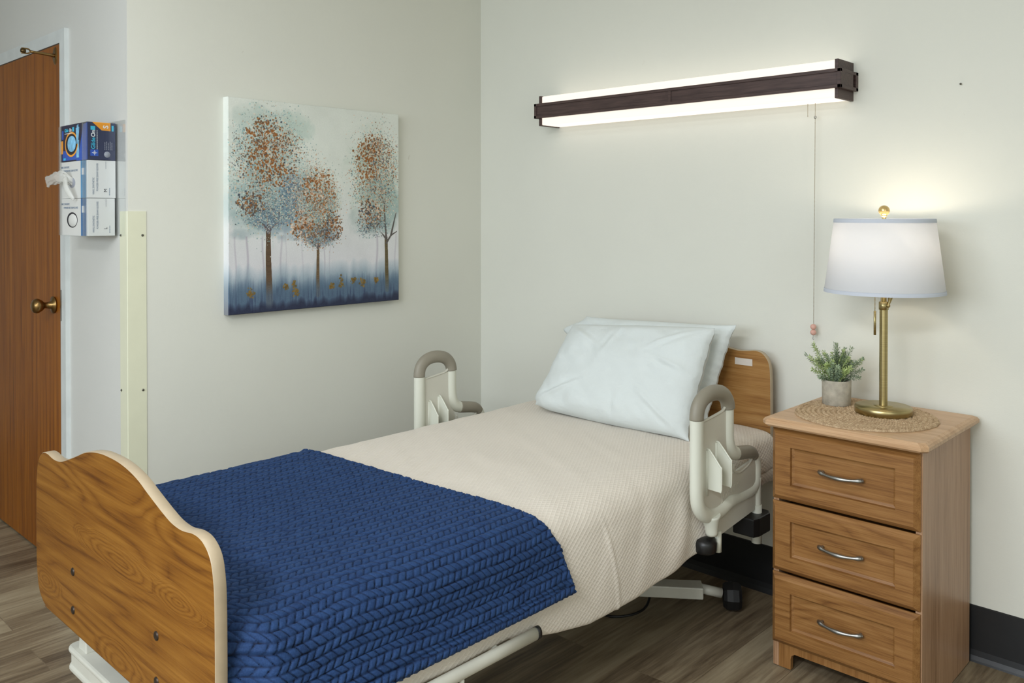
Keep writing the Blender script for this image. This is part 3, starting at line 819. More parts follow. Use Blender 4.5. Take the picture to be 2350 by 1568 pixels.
cp = L0 - Rv * .0285 - Fv * .004
lch = chain((cp.x, cp.y, 1.20), (cp.x, cp.y, 1.086), .0016, .004).build('lamp_pull_chain', M['lampbrass'], lamp)
MB().lathe([(.0001, 0), (.0036, .0005), (.0036, .073), (.0001, .0745)], (cp.x, cp.y, 1.010), 16).build('pull_bar', M['lampbrass'], lch)

# potted plant
pcx, pcy = 1.828, -.196
plant = thing('potted_plant', (pcx, pcy, MZ), 'small bushy grey-green plant in a round concrete pot left of the lamp', 'plant')
PZ = MZ
MB().lathe([(.0001, 0), (.041, 0), (.0435, .002), (.0445, .078), (.0437, .0795), (.040, .0785), (.039, .066), (.0001, .066)], (pcx, pcy, PZ), 64).build('pot', M['pot'], plant)
MB().lathe([(.0001, .0705), (.02, .0715), (.0395, .069)], (pcx, pcy, PZ), 32).build('soil', M['soil'], plant)
def sprig(base, tip, rnd, nleaf):
    m = MB(); a = Vector(base); b = Vector(tip)
    mid = a.lerp(b, .5) + Vector((rnd.uniform(-.006, .006), rnd.uniform(-.006, .006), .010))
    m.tube([a, mid, b], [.0015, .0011, .0007], 5, sub=5)
    def pt(t): return a * (1 - t) ** 2 + mid * 2 * t * (1 - t) + b * t * t
    for i in range(nleaf):
        t = .25 + .77 * (i / nleaf) ** .85
        t = min(t, 1.0)
        p = pt(t); d = (pt(min(1, t + .02)) - pt(max(0, t - .02))).normalized()
        an = i * 2.4 + rnd.uniform(-.4, .4)
        u = d.orthogonal().normalized(); w = d.cross(u)
        side = u * math.cos(an) + w * math.sin(an)
        L = rnd.uniform(.0085, .0145); wd = rnd.uniform(.0013, .0021)
        ld = (d * rnd.uniform(.05, .75) + side).normalized()
        if t > .93: ld = (d * rnd.uniform(.6, 1.6) + side).normalized()
        n = ld.cross(d).normalized(); up = n.cross(ld)
        q0 = p; q1 = p + ld * L * .62 + n * wd; q2 = p + ld * L; q3 = p + ld * L * .62 - n * wd; q4 = p + ld * L * .6 - up * wd * .7
        m.add([q0, q1, q2, q3, q4], [(0, 1, 4), (1, 2, 4), (2, 3, 4), (3, 0, 4), (0, 3, 2, 1)])
    return m
rnd = random.Random(11)
tips = [(-.074, .112, 0), (-.068, .104, .012), (-.094, .076, .01), (-.088, .070, -.01), (-.004, .112, .0), (.006, .106, .012), (-.030, .080, .03), (.046, .098, .0), (.034, .094, .02), (.084, .058, .01), (.078, .066, -.01), (.082, .030, 0), (-.076, .030, 0), (.066, .008, -.015), (-.060, .010, -.02)]
for k in range(46):
    an = rnd.uniform(0, 2 * PI); el = rnd.uniform(-.25, 1.0); rr = rnd.uniform(.75, 1.0)
    c_ = math.sqrt(max(0, 1 - el * el * .9))
    tips.append((.066 * math.cos(an) * c_ * rr, .040 + .050 * el * rr, .062 * math.sin(an) * c_ * rr))
for i, (s_x, h, dp) in enumerate(tips):
    b = Vector((pcx, pcy, PZ + .070)) + Rv * (s_x * .25) + Fv * (dp * .25)
    t = Vector((pcx, pcy, PZ + .080 + h)) + Rv * s_x + Fv * dp
    sprig(b, t, rnd, 64).build('sprig', M['leaf2'] if i % 3 == 0 else M['leaf'], plant, recalc=False)

# ------------------------------------------------------------------ hospital bed
BX0, BX1 = .600, 1.532
bed = thing('hospital_bed', (1.066, -1.1, 0), 'wood-panelled hospital bed with assist rails in the corner of the room', 'bed')
def board_outline(w0, w1, zb, pts_top, rb):
    """pts_top: half profile (distance from centre fraction 1..0 , z)"""
    pass
def smooth_poly(P, sub=6):
    P = [Vector((p[0], p[1], 0)) for p in P]; m = len(P); Q = []
    for i in range(m):
        p0, p1, p2, p3 = P[(i - 1) % m], P[i], P[(i + 1) % m], P[(i + 2) % m]
        if (p2 - p1).length > .15: Q.append((p1.x, p1.y)); continue
        for k in range(sub):
            t = k / sub
            q = .5 * ((2 * p1) + (p2 - p0) * t + (2 * p0 - 5 * p1 + 4 * p2 - p3) * t * t + (3 * p1 - p0 - 3 * p2 + p3) * t ** 3)
            Q.append((q.x, q.y))
    return Q
def board(name, half, cx, dz, zbot, y0, y1, mat, xs=1.0):
    """half: list of (x distance from centre, z) from centre outward, top edge then side"""
    left = [(cx - x * xs, z + dz) for x, z in half]
    right = [(cx + x * xs, z + dz) for x, z in half]
    hw = half[-1][0] * xs
    zb = zbot
    tail = [(hw - .004, zb + .075), (hw - .014, zb + .038), (hw - .036, zb + .014), (hw - .075, zb + .001), (hw - .12, zb)]
    R = right + [(cx + a, b) for a, b in tail]
    Lf = left + [(cx - a, b) for a, b in tail]
    poly = R + list(reversed(Lf))[:-1]
    poly = smooth_poly(poly, 5)
    # faces: front/back laminate, edge band: outline ring wider than the laminate
    ed = MB().prism(poly, y0, y1, 'y')
    b = ed.build(name, mat, bed)
    return b, poly
half = [(0, .853), (.05, .8515), (.10, .845), (.145, .8345), (.185, .820), (.225, .806), (.26, .7945), (.295, .785), (.33, .7815), (.355, .783), (.38, .7865), (.405, .7855), (.425, .779), (.443, .766), (.454, .748), (.4605, .722), (.4640, .690), (.4655, .62), (.4655, .52)]
fb_mb, poly = board('footboard', half, 1.066, 0, .4035, -2.158, -2.134, M['foot'])
def edge_band(poly, y0, y1, parent, name='edge_band', t=.0016):
    # thin strip wrapped round the board outline
    c = Vector((sum(p[0] for p in poly) / len(poly), sum(p[1] for p in poly) / len(poly)))
    n = len(poly); out = []
    for i in range(n):
        a = Vector(poly[i - 1]); b = Vector(poly[(i + 1) % n]); d = (b - a).normalized(); nn = Vector((d.y, -d.x))
        p = Vector(poly[i])
        if nn.dot(p - c) < 0: nn = -nn
        out.append(p + nn * t)
    vs = []; fs = []
    prof = [(0, y0 - .0002, 1), (1, y0 + .0015, 0), (1, y1 - .0015, 0), (0, y1 + .0002, 1)]
    for k, (o, y, _) in enumerate(prof):
        for i in range(n):
            q = Vector(poly[i]).lerp(out[i], 1.0 if o else .15); vs.append((q.x, y, q.y))
    for k in range(3):
        for i in range(n): fs.append((k * n + i, k * n + (i + 1) % n, (k + 1) * n + (i + 1) % n, (k + 1) * n + i))
    return MB().add(vs, fs, True).build(name, M['edgeband'], parent)
edge_band(poly, -2.158, -2.134, fb_mb)
for (x, z) in ((.849, .5435), (.849, .4535), (1.2935, .5445), (1.2935, .4535)):
    MB().lathe([(.0001, -.0035), (.006, -.0035), (.009, -.002), (.0095, 0)], (x, -2.1578, z), 20, 'y').build('bolt', M['bolt'], fb_mb)
halfh = [(0, .934), (.06, .933), (.11, .930), (.16, .923), (.21, .911), (.25, .900), (.285, .8915), (.315, .8855), (.345, .883), (.375, .885), (.40, .8885), (.420, .8875), (.438, .879), (.4535, .861), (.4610, .838), (.4640, .80), (.4655, .70), (.4655, .60)]
hb, polyh = board('headboard', halfh, 1.0765, 0, .4035, -.080, -.060, M['head'])
edge_band(polyh, -.080, -.060, hb)
MB().box((1.404, -.0812, .833), (1.473, -.0802, .8575)).build('paper_label', M['sticker'], hb)
# frame and mattress
MB().box((.612, -2.09, .440), (1.50, -.10, .585), .05, 5).build('mattress', M['sheet'], bed)
fr = MB()
for x in (.66, 1.47): fr.box((x - .02, -2.128, .372), (x + .02, -.085, .425), .004)
for y in (-2.05, -1.6, -1.1, -.6, -.16): fr.box((.66, y - .02, .385), (1.47, y + .02, .425), .003)
fr.box((.66, -2.132, .40), (.70, -2.10, .55)).box((1.43, -2.132, .40), (1.47, -2.10, .55)).box((.66, -.085, .40), (.70, -.081, .58)).box((1.43, -.085, .40), (1.47, -.081, .58))
fr.build('deck_frame', M['metal_white'], bed)
# side channel and bracket under the near rail
MB().box((1.490, -.62, .378), (1.530, -.12, .418), .003).box((1.50, -.66, .348), (1.515, -.60, .38), .001).build('side_channel', M['metal_white'], bed)
# folded tube along the foot half, near side
tb = MB().tube([(1.600, -1.375, .376), (1.600, -1.7, .376), (1.600, -2.11, .376)], .0155, 18, sub=2, flat=(Vector((1, 0, 0)), .75)).build('side_tube', M['metal_white'], bed)
MB().tube([(1.600, -1.369, .376), (1.600, -1.380, .376)], .0162, 18, sub=1, flat=(Vector((1, 0, 0)), .78)).build('end_plug', M['black'], tb)
MB().tube([(1.600, -1.62, .364), (1.600, -1.62, .346)], .006, 10, sub=1).build('tube_peg', M['metal_white'], tb)
for yy in (-1.5, -2.0): MB().tube([(1.593, yy, .374), (1.49, yy, .395)], .01, 8, sub=1).build('tube_bracket', M['metal_white'], tb)
# lifting legs
for x in (.80, 1.20):
    lg = MB()
    lg.box((x - .02, -1.50, .27), (x + .02, -.60, .31), .004, rot=Matrix.Rotation(.16, 4, 'X'))
    lg.box((x - .015, -1.55, .27), (x + .015, -.65, .305), .004, rot=Matrix.Rotation(-.16, 4, 'X'))
    lg.build('lift_arm', M['metal_white'], bed)
# base at the head end
bs = MB().box((.78, -.52, .068), (1.20, -.46, .108), .006)
bs.build('base_beam', M['metal_white'], bed)
leg = MB().prism([(1.14, -.50), (1.17, -.545), (1.435, -.345), (1.392, -.290)], .066, .106, 'z', .004)
leg.build('base_leg', M['metal_white'], bed)
MB().box((.72, -.60, .06), (.78, -.30, .112), .004).build('base_leg', M['metal_white'], bed)
wt = MB().tube([(1.400, -.315, .088), (1.455, -.262, .070)], .0165, 14, sub=1).build('caster_arm', M['metal_white'], bed)
wm = Matrix.Translation((1.470, -.215, .050)) @ Matrix.Rotation(math.radians(35), 4, 'Z')
wb = MB().lathe([(.0001, -.030), (.040, -.030), (.048, -.020), (.050, 0), (.048, .020), (.040, .030), (.0001, .030)], (0, 0, 0), 8, 'x', smooth=False)
wb.v = [tuple(wm @ Vector(v)) for v in wb.v]
wb.build('caster', M['rubber'], bed)
wm2 = Matrix.Translation((.70, -.26, .042))
wb = MB().lathe([(.0001, -.026), (.034, -.026), (.042, 0), (.034, .026), (.0001, .026)], (0, 0, 0), 16, 'x')
wb.v = [tuple(wm2 @ Vector(v)) for v in wb.v]; wb.build('caster', M['rubber'], bed)
# rounded bumper bar below the footboard
bb = MB()
def cap_bar(x0, x1, yc, hy, z0, z1, r):
    pts = []
    for k in range(13):
        a = PI / 2 + PI * k / 12; pts.append((x0 + hy + hy * math.cos(a), yc + hy * math.sin(a)))
    pts += [(x1, yc - hy), (x1, yc + hy)]
    return pts
bb.prism(cap_bar(.612, 1.50, -2.070, .024, 0, 0, 0), .252, .268, 'z', .006).prism(cap_bar(.620, 1.50, -2.070, .019, 0, 0, 0), .222, .253, 'z', .002).prism(cap_bar(.614, 1.50, -2.070, .023, 0, 0, 0), .205, .223, 'z', .006)
bb.build('foot_bumper', M['metal_white'], bed)
MB().prism([(.655, .267), (.705, .267), (.700, .41), (.672, .41)], -2.078, -2.055, 'y', .003).build('bumper_bracket', M['metal_white'], bed)
MB().box((.78, -2.03, .10), (1.34, -1.90, .36), .01).build('motor_housing', M['black'], bed)
MB().box((.71, -2.03, .14), (.745, -2.0, .41), .004).build('bumper_bracket', M['metal_white'], bed)
for x in (.64, 1.45):
    MB().lathe([(.0001, -.02), (.045, -.02), (.052, -.008), (.052, .008), (.045, .02), (.0001, .02)], (x, -2.03, .052), 24, 'x').build('caster', M['rubber'], bed)
    MB().box((x - .03, -2.06, .095), (x + .03, -2.0, .135), .006).build('caster_fork', M['metal_white'], bed)
# power cable loop
MB().tube([(1.10, -.46, .40), (1.15, -.40, .16), (1.200, -.360, .075), (1.245, -.385, .050), (1.262, -.445, .016), (1.235, -.520, .007), (1.17, -.56, .006), (1.05, -.50, .006), (.98, -.30, .006), (.95, -.06, .006)], .0042, 8).build('power_cable', M['black'], bed)

def assist_rail(ox, oy, sy, low=True, mats=M):
    """moulded half rail; profile given in (y, z) for the near rail, moved to x=ox"""
    def Y(y): return oy + (y + .60) * sy
    def p(y, z, dx=0): return (ox + dx, Y(y), z)
    fx = (Vector((1, 0, 0)), .82)
    r = .0235 * (.5 + .5 * sy)
    root = MB()
    path = [(-.690, .785), (-.690, .70), (-.690, .60), (-.689, .55), (-.680, .512), (-.655, .485), (-.622, .470), (-.585, .465), (-.545, .470), (-.500, .482), (-.440, .480), (-.375, .482), (-.345, .488), (-.326, .505), (-.322, .535), (-.323, .565), (-.333, .590), (-.348, .604)]
    root.tube([p(a, b) for a, b in path], [r] * 6 + [r * .95] * 4 + [.016] * 8, 16, sub=5, flat=fx)
    root.tube([p(a, b) for a, b in [(-.508, .785), (-.508, .74), (-.507, .69), (-.500, .655), (-.482, .634), (-.452, .624)]], [.0205, .0205, .0205, .022, .0225, .0215], 16, sub=5, flat=fx)
    root.tube([p(-.610, .470), p(-.606, .435), p(-.603, .408)], [.030, .021, .018], 16, sub=4)
    root.tube([p(-.322, .52), p(-.322, .45), p(-.322, .418)], .0135, 14, sub=3)
    body = root.build('assist_rail', mats['rail'], bed)
    # thin web panel, with two hand holes
    pn = MB()
    a, b = ox - .004, ox + .004
    pn.prism([(Y(-.675), .760), (Y(-.52), .772), (Y(-.515), .65), (Y(-.49), .60), (Y(-.49), .565), (Y(-.365), .584), (Y(-.33), .59), (Y(-.33), .485), (Y(-.50), .475), (Y(-.66), .49), (Y(-.68), .53)], a, b, 'x')
    pn.prism([(Y(-.66), .52), (Y(-.33), .50), (Y(-.33), .420), (Y(-.545), .396), (Y(-.58), .396), (Y(-.60), .45)], a + .001, b - .001, 'x')
    pn.tube([p(-.675, .758, .002), p(-.66, .760, .002), p(-.60, .766, .002), p(-.545, .774, .002), p(-.525, .788, .002)], .0045, 8)
    pn.tube([p(-.478, .597, .002), p(-.474, .574, .002), p(-.44, .562, .002), p(-.39, .572, .002), p(-.365, .585, .002), p(-.358, .597, .002)], .0045, 8)
    pn.build('web_panel', mats['railpanel'], body)
    if low:
        text_mesh('embossed_lettering', 'Joerns', .040, (ox + .004, Y(-.555), .510), (0, .985, .17), (0, -.17, .985), mats['railpanel'], body, sx=1.15, ext=.0006)
    # two outward fins
    for (yy, z0, z1, w, pk) in ((-.640, .556, .672, .052, 0), (-.585, .560, .684, .054, 1)):
        pts = [(ox + .003, z0), (ox + w * .93, z0 - .002), (ox + w, z0 + .006), (ox + w, z1 - .050), (ox + w * .93, z1 - .042), (ox + .012, z1 + .002), (ox + .003, z1)]
        f = MB().prism(pts, Y(yy), Y(yy) + .004, 'y')
        f.tube([(q[0], Y(yy) + .002, q[1]) for q in pts[1:]], .0028, 8, sub=2)
        f.tube([(ox + .003, Y(yy), z0 - .02), (ox + .003, Y(yy), z1)], .006, 8, sub=1)
        f.build('holder_fin', mats['rail'], body)
    g = MB().tube([p(y, z) for y, z in [(-.690, .770), (-.689, .786), (-.682, .806), (-.664, .823), (-.636, .834), (-.600, .837), (-.562, .832), (-.534, .820), (-.516, .802), (-.509, .785), (-.508, .775)]],
                  [r * 1.04] * 11, 18, sub=4, flat=fx)
    g.build('hand_grip', mats['grip'], body)
    g = MB().tube([p(y, z) for y, z in [(-.460, .626), (-.435, .622), (-.40, .617), (-.370, .611), (-.350, .603), (-.338, .592)]], [.0225, .0222, .0218, .021, .019, .0175], 16, sub=4, flat=fx)
    g.build('hand_grip', mats['grip'], body)
    if low:
        MB().tube([p(-.322, .43), p(-.322, .34), p(-.322, .306)], .0165, 16, sub=1).build('mounting_post', mats['rail'], body); MB().tube([p(-.566, .41), p(-.566, .345)], .0105, 12, sub=1).build('mounting_post', mats['rail'], body)
        MB().prism([(ox - .045, Y(-.395)), (ox + .028, Y(-.395)), (ox + .036, Y(-.37)), (ox + .036, Y(-.30)), (ox + .02, Y(-.275)), (ox - .045, Y(-.275))], .345, .405, 'z', .005).build('black_bracket', mats['black'], body)
        MB().lathe([(.0001, -.022), (.030, -.022), (.035, -.016), (.036, .008), (.030, .018), (.0001, .022)], (ox - .022, Y(-.605), .372), 24).build('black_knob', mats['black'], body)
    return body
assist_rail(1.618, -.600, 1.0)
assist_rail(.512, -.741, .885)

# ------------------------------------------------------------------ bedding
MTOP = .612
def spline1(xs, ys, q):
    return np.interp(q, xs, ys)
def smoothnoise(Y, X, fy, fx, seed):
    q = np.random.default_rng(seed).random((64, 64)) - .5
    a = Y * fy + 17.3; b = X * fx + 11.7
    a0 = np.floor(a).astype(int); b0 = np.floor(b).astype(int); fa = a - a0; fb = b - b0
    fa = fa * fa * (3 - 2 * fa); fb = fb * fb * (3 - 2 * fb)
    g = lambda i, j: q[i % 64, j % 64]
    return g(a0, b0) * (1 - fa) * (1 - fb) + g(a0 + 1, b0) * fa * (1 - fb) + g(a0, b0 + 1) * (1 - fa) * fb + g(a0 + 1, b0 + 1) * fa * fb
# cross-section x-z: far hem, far edge, flat top, near edge, hanging side (last points are at depth 0..1 of the drop)
SEC = np.array([[.566, .42], [.566, .50], [.570, .56], [.585, .592], [.610, .608], [.66, .613], [.80, .6135], [1.07, .614], [1.30, .6135], [1.42, .612], [1.468, .607], [1.507, .595], [1.533, .577], [1.549, .553], [1.558, .525], [1.566, .495]])
SEC2 = SEC.copy(); SEC2[-7:] = [[1.44, .6125], [1.50, .611], [1.533, .606], [1.552, .594], [1.561, .572], [1.566, .54], [1.568, .495]]
def catmull(P, n):
    P = np.vstack([2 * P[0] - P[1], P, 2 * P[-1] - P[-2]]); out = []
    for i in range(1, len(P) - 2):
        for t in np.linspace(0, 1, n, endpoint=False):
            out.append(.5 * ((2 * P[i]) + (P[i + 1] - P[i - 1]) * t + (2 * P[i - 1] - 5 * P[i] + 4 * P[i + 1] - P[i + 2]) * t * t + (3 * P[i] - P[i - 1] - 3 * P[i + 1] + P[i + 2]) * t ** 3))
    out.append(P[-2]); return np.array(out)
def resample(P, ds):
    d = np.r_[0, np.cumsum(np.linalg.norm(np.diff(P, axis=0), axis=1))]
    n = int(d[-1] / ds); s = np.linspace(0, d[-1], n + 1)
    return np.stack([np.interp(s, d, P[:, k]) for k in range(P.shape[1])], 1), s
def bedspread():
    ys = np.arange(-2.128, -.0845, .006)
    zb_y = [-2.13, -2.0, -1.7, -1.45, -1.38, -1.28, -1.15, -.95, -.80, -.66, -.57, -.50, -.45, -.40, -.30, -.08]
    zb_z = [.392, .392, .392, .388, .366, .345, .322, .322, .332, .350, .366, .385, .402, .42, .44, .455]
    NSEC = 210
    def fixed(P):
        d = np.r_[0, np.cumsum(np.linalg.norm(np.diff(P, axis=0), axis=1))]; q_ = np.linspace(0, d[-1], NSEC)
        return np.stack([np.interp(q_, d, P[:, k]) for k in (0, 1)], 1)
    secA = fixed(catmull(SEC, 12)); secB = fixed(catmull(SEC2, 12))
    ndrop = 30
    Pl = []; UV = []
    for y in ys:
        zb = np.interp(y, zb_y, zb_z); kk = min(1, max(0, (y + .60) / .3)); sec = secA * (1 - kk) + secB * kk
        z0 = SEC[-1, 1]; t = np.linspace(0, 1, ndrop + 1)[1:]
        bulge = .566 + .016 * np.sin(np.minimum(t, 1) * PI * .75)
        dx = np.where(t > .0, bulge, .566)
        drop = np.stack([1.566 + .016 * np.sin(t * PI * .62) + 0 * t, z0 + (zb - z0) * t], 1)
        if y > -.52: drop[:, 0] -= .020 * min(1, (y + .52) / .1) * t
        hem = np.stack([drop[-1, 0] - np.array([.002, .006, .012, .03, .06]), zb + np.array([-.004, -.006, -.005, .002, .02])], 1)
        row = np.vstack([sec, drop, hem])
        Pl.append(row)
    Pl = np.array(Pl); ny, nsx = Pl.shape[:2]
    d = np.concatenate([np.zeros((ny, 1)), np.cumsum(np.linalg.norm(np.diff(Pl, axis=1), axis=2), 1)], 1)
    Y = np.repeat(ys[:, None], nsx, 1)
    P = np.stack([Pl[..., 0], Y, Pl[..., 1]], -1)
    # normals
    tx = np.gradient(Pl, axis=1); nrm = np.stack([tx[..., 1] * -1, np.zeros_like(Y), tx[..., 0]], -1); nrm /= np.linalg.norm(nrm, axis=2, keepdims=True)
    nrm[..., 0] = np.abs(nrm[..., 0]) * np.where(P[..., 0] > 1, 1, -1) 
    w = smoothnoise(Y, d, 5, 6, 3) * .007 + smoothnoise(Y, d, 13, 16, 4) * .0028 + smoothnoise(Y + d * .5, d, 22, 5, 5) * .003 
    top = (P[..., 2] > .60)
    w = np.where(top, w * .8, w * 1.0)
    # broad side folds toward the head and the sewn crease
    side = np.clip((.57 - P[..., 2]) / .06, 0, 1)
    side = side * (P[..., 0] > 1.0)
    w += side * (.004 * np.sin(Y * 38 + d * 22) * np.clip((Y + .95) / .3, 0, 1) + .003 * np.exp(-((Y + 1.045 + (P[..., 2] - .45) * .12) / .006) ** 2))
    # soft diagonal wrinkles by the pillows and blanket
    w += (1 - side) * .0016 * np.sin((Y * .8 + P[..., 0] * 1.7) * 60) * np.exp(-((Y + 1.25) / .12) ** 2) * np.clip((1.3 - P[..., 0]) / .3, 0, 1)
    w = np.maximum(w, -.004)
    far = P[..., 0] < .60
    w = np.where(far, w * .3, w)
    P = P + nrm * w[..., None]
    tk = np.clip((-2.0 - P[..., 1]) / .09, 0, 1); tk = tk * tk * (3 - 2 * tk)
    P[..., 0] -= tk * np.clip((P[..., 0] - 1.42) / .1, 0, 1) * .085
    uv = np.stack([d, Y], -1)
    o = grid('bedspread', P, M['sheet'], None, uv=uv, org=(1.066, -1.1, .37))
    md = o.modifiers.new('thick', 'SOLIDIFY'); md.thickness = .004; md.offset = -1
    tag(o, 'beige diamond-textured bedspread draped over the hospital bed', 'bedspread')
bedspread()

def blanket():
    off = .0095
    sec = SEC.copy()
    C = catmull(sec, 12)
    drop = np.stack([1.566 + .016 * np.sin(np.linspace(0, 1, 8)[1:] * PI * .62), np.linspace(.495, .425, 8)[1:]], 1)
    drop[:, 0] = [1.571, 1.577, 1.582, 1.586, 1.590, 1.593, 1.595]
    C = C[C[:, 1] > .0]
    C = C[6:]
    C = np.vstack([C, drop])
    S, s = resample(C, .0021)
    t2 = np.gradient(S, axis=0); nrm = np.stack([-t2[:, 1], t2[:, 0]], 1); nrm /= np.linalg.norm(nrm, axis=1, keepdims=True)
    # outward normal: up on top
    sgn = np.where(nrm[:, 1] + (S[:, 0] > 1.4) * nrm[:, 0] - (S[:, 0] < .6) * nrm[:, 0] < 0, -1, 1); nrm = nrm * sgn[:, None]
    ns_ = len(s)
    yedge = np.interp(S[:, 0] + np.maximum(0, .56 - S[:, 1]) * 1.0, [.56, .62, 1.15, 1.45, 1.53, 1.58, 1.75], [-1.352, -1.362, -1.335, -1.305, -1.270, -1.245, -1.232])
    ny = 430
    q = np.linspace(0, 1, ny)[:, None]
    y0 = -2.1335
    Y = y0 + (yedge[None, :] - y0) * q
    Sg = np.repeat(s[None, :], ny, 0)
    X = np.repeat(S[None, :, 0], ny, 0); Z = np.repeat(S[None, :, 1], ny, 0)
    # gentle warps of the weave so that rows wander as on real cloth; stretched look near the foot
    foot = np.exp(-((Y + 2.05) / .22) ** 2) * np.exp(-((X - 1.2) / .35) ** 2)
    du = smoothnoise(Y, Sg, 4, 4, 8) * .022 + smoothnoise(Y, Sg, 30, 30, 28) * .004; dv = smoothnoise(Y, Sg, 5, 3, 9) * .018 + smoothnoise(Y, Sg, 26, 26, 29) * .003
    u = Y + du; v = Sg + dv + foot * smoothnoise(Y, Sg, 12, 12, 18) * .012
    w = .0172
    row = np.floor(v / w); fy = v / w - row
    sg = np.where(row % 2 == 0, 1.0, -1.0)
    slope = np.where(row % 2 == 0, .75, .95)
    a = u + sg * slope * (v - row * w)
    p = .0195
    cell = np.floor(a / p + row * .5); fx = a / p + row * .5 - cell
    bx = np.clip(1 - np.abs(2 * fx - 1) ** 4.5, 0, 1); by = np.clip(1 - np.abs(2 * fy - 1) ** 4.5, 0, 1)
    h = (bx ** .5) * (by ** .5)
    jit = np.sin(cell * 12.9898 + row * 78.233) * 43758.5453; jit = jit - np.floor(jit)
    hh = .0078 * h * (.80 + .35 * jit)
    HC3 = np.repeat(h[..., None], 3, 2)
    # hem: stitched roll along head edge and lower edge
    e1 = (yedge[None, :] - Y); e2 = (s[-1] - Sg)
    e = np.minimum(e1, e2)
    hem = .004 * np.exp(-((e - .012) / .008) ** 2)
    groove = .0045 * np.exp(-((e - .026) / .0022) ** 2) * (e2 < e1)
    lift = off + hh + hem - groove
    taper = np.clip(e / .006, 0, 1) ** .5
    lift = .001 + (lift - .001) * taper
    # blanket relief: soft folds and slight piling against the footboard
    relief = smoothnoise(Y, Sg, 5, 5, 12) * .010 + smoothnoise(Y, Sg, 10, 9, 13) * .005
    relief = relief + .010 * np.exp(-((Y + 2.10) / .06) ** 2) * (Z > .56)
    relief += .012 * foot
    relief = np.maximum(relief, .0)
    lift = lift + relief * np.clip(e / .05, 0, 1)
    P = np.stack([X + nrm[None, :, 0] * lift, Y + 0 * X, Z + nrm[None, :, 1] * lift], -1)
    tk = np.clip((-2.05 - P[..., 1]) / .075, 0, 1); tk = tk * tk * (3 - 2 * tk)
    P[..., 0] -= tk * np.clip((P[..., 0] - 1.42) / .12, 0, 1) * .055
    # scalloped outline
    P[..., 1] += .0035 * np.clip(1 - e1 / .02, 0, 1) * np.cos(v * 2 * PI / w)
    P[..., 2] += .003 * np.clip(1 - e2 / .02, 0, 1) * np.cos(u * 2 * PI / p)
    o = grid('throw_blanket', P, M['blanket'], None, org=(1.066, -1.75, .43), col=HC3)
    tag(o, 'navy blue plush throw blanket with herringbone ridges over the foot of the bed', 'blanket')
blanket()

def pillow(name, label, TL, TR, BL, BR, thick, nrm, seed, lobes=(), topcurve=0, botcurve=0):
    n = 110; m = 130
    t, s = np.meshgrid(np.linspace(-1, 1, n), np.linspace(-1, 1, m), indexing='ij')   # t: bottom..top, s: left..right
    TL, TR, BL, BR = map(np.array, (TL, TR, BL, BR)); nv = np.array(nrm, float); nv /= np.linalg.norm(nv)
    A = ((1 - t) / 2)[..., None]; B = ((1 + t) / 2)[..., None]; Cc = ((1 - s) / 2)[..., None]; D = ((1 + s) / 2)[..., None]
    base = A * (Cc * BL + D * BR) + B * (Cc * TL + D * TR)
    ex = (TR - TL + BR - BL) / 2; ex = ex / np.linalg.norm(ex); ey = (TL - BL + TR - BR) / 2; ey = ey / np.linalg.norm(ey)
    # edges pulled in between the corners (dog ears)
    pull = .018
    base = base - ex * (pull * s * (1 - t ** 4) * np.abs(s) ** 3 * .6)[..., None] - ey * (pull * t * (1 - s ** 4) * np.abs(t) ** 3 * .5)[..., None]
    base = base + ey * (topcurve * np.clip(t, 0, 1) ** 2 * (1 - s ** 2))[..., None] + ey * (botcurve * np.clip(-t, 0, 1) ** 2 * (1 - s ** 2))[..., None]
    for (s0, t0, ws, wt, dx, dz) in lobes:
        g = np.exp(-((s - s0) / ws) ** 2 - ((t - t0) / wt) ** 2)[..., None]; base = base + g * (ex * dx + ey * dz)
    prof = ((1 - np.abs(s) ** 4.0) * (1 - np.abs(t) ** 3.4)) ** .5
    wr = smoothnoise(t * 1.0 + 3, s * 1.0 + 3, 3, 3.5, seed) * .016 + smoothnoise(t + s * .6, s, 6, 7, seed + 1) * .008
    # creases running in from the corners and edges
    for (cx_, cy_, ang, ln, amp) in [(-.8, -.75, .75, .5, .006), (.8, -.8, 2.3, .5, .007), (.75, .8, -2.4, .5, .005), (-.8, .8, -.7, .5, .005), (.85, .1, 2.7, .4, .005), (.2, -.9, 1.6, .4, .004), (-.2, .3, 1.4, .5, .003)]:
        dx = s - cx_; dy = t - cy_; al = dx * math.cos(ang) + dy * math.sin(ang); pe = -dx * math.sin(ang) + dy * math.cos(ang)
        wr = wr + amp * np.exp(-(pe / .035) ** 2) * np.exp(-((al - ln * .5) / (ln * .6)) ** 2) - amp * .6 * np.exp(-((pe - .07) / .035) ** 2) * np.exp(-((al - ln * .5) / (ln * .6)) ** 2)
    em = np.clip((1 - np.maximum(np.abs(s), np.abs(t))) / .18, 0, 1)
    edge_w = np.sin(t * 17 + s * 5 + seed) * .0016 + np.sin(t * 43 + seed) * .0007
    front = base + nv * (thick * .5 * prof + wr * em)[..., None] + ex * (edge_w * (1 - em) * np.sign(s))[..., None]
    back = base - nv * (thick * .5 * prof + .0008)[..., None] + ex * (edge_w * (1 - em) * np.sign(s))[..., None]
    # join the two skins as one closed grid (loop round in t)
    P = np.concatenate([front, back[::-1]], 0)
    cen = P.reshape(-1, 3).mean(0); zmin = P[..., 2].min()
    o = grid(name, P, M['pillow'], None, closed_u=True, org=(cen[0], cen[1], zmin))
    me = o.data
    bm = bmesh.new(); bm.from_mesh(me); bmesh.ops.remove_doubles(bm, verts=bm.verts[:], dist=.0004); bmesh.ops.recalc_face_normals(bm, faces=bm.faces[:]); bm.to_mesh(me); bm.free()
    tag(o, label, 'pillow', 'white pillows at the head of the bed')
    return o
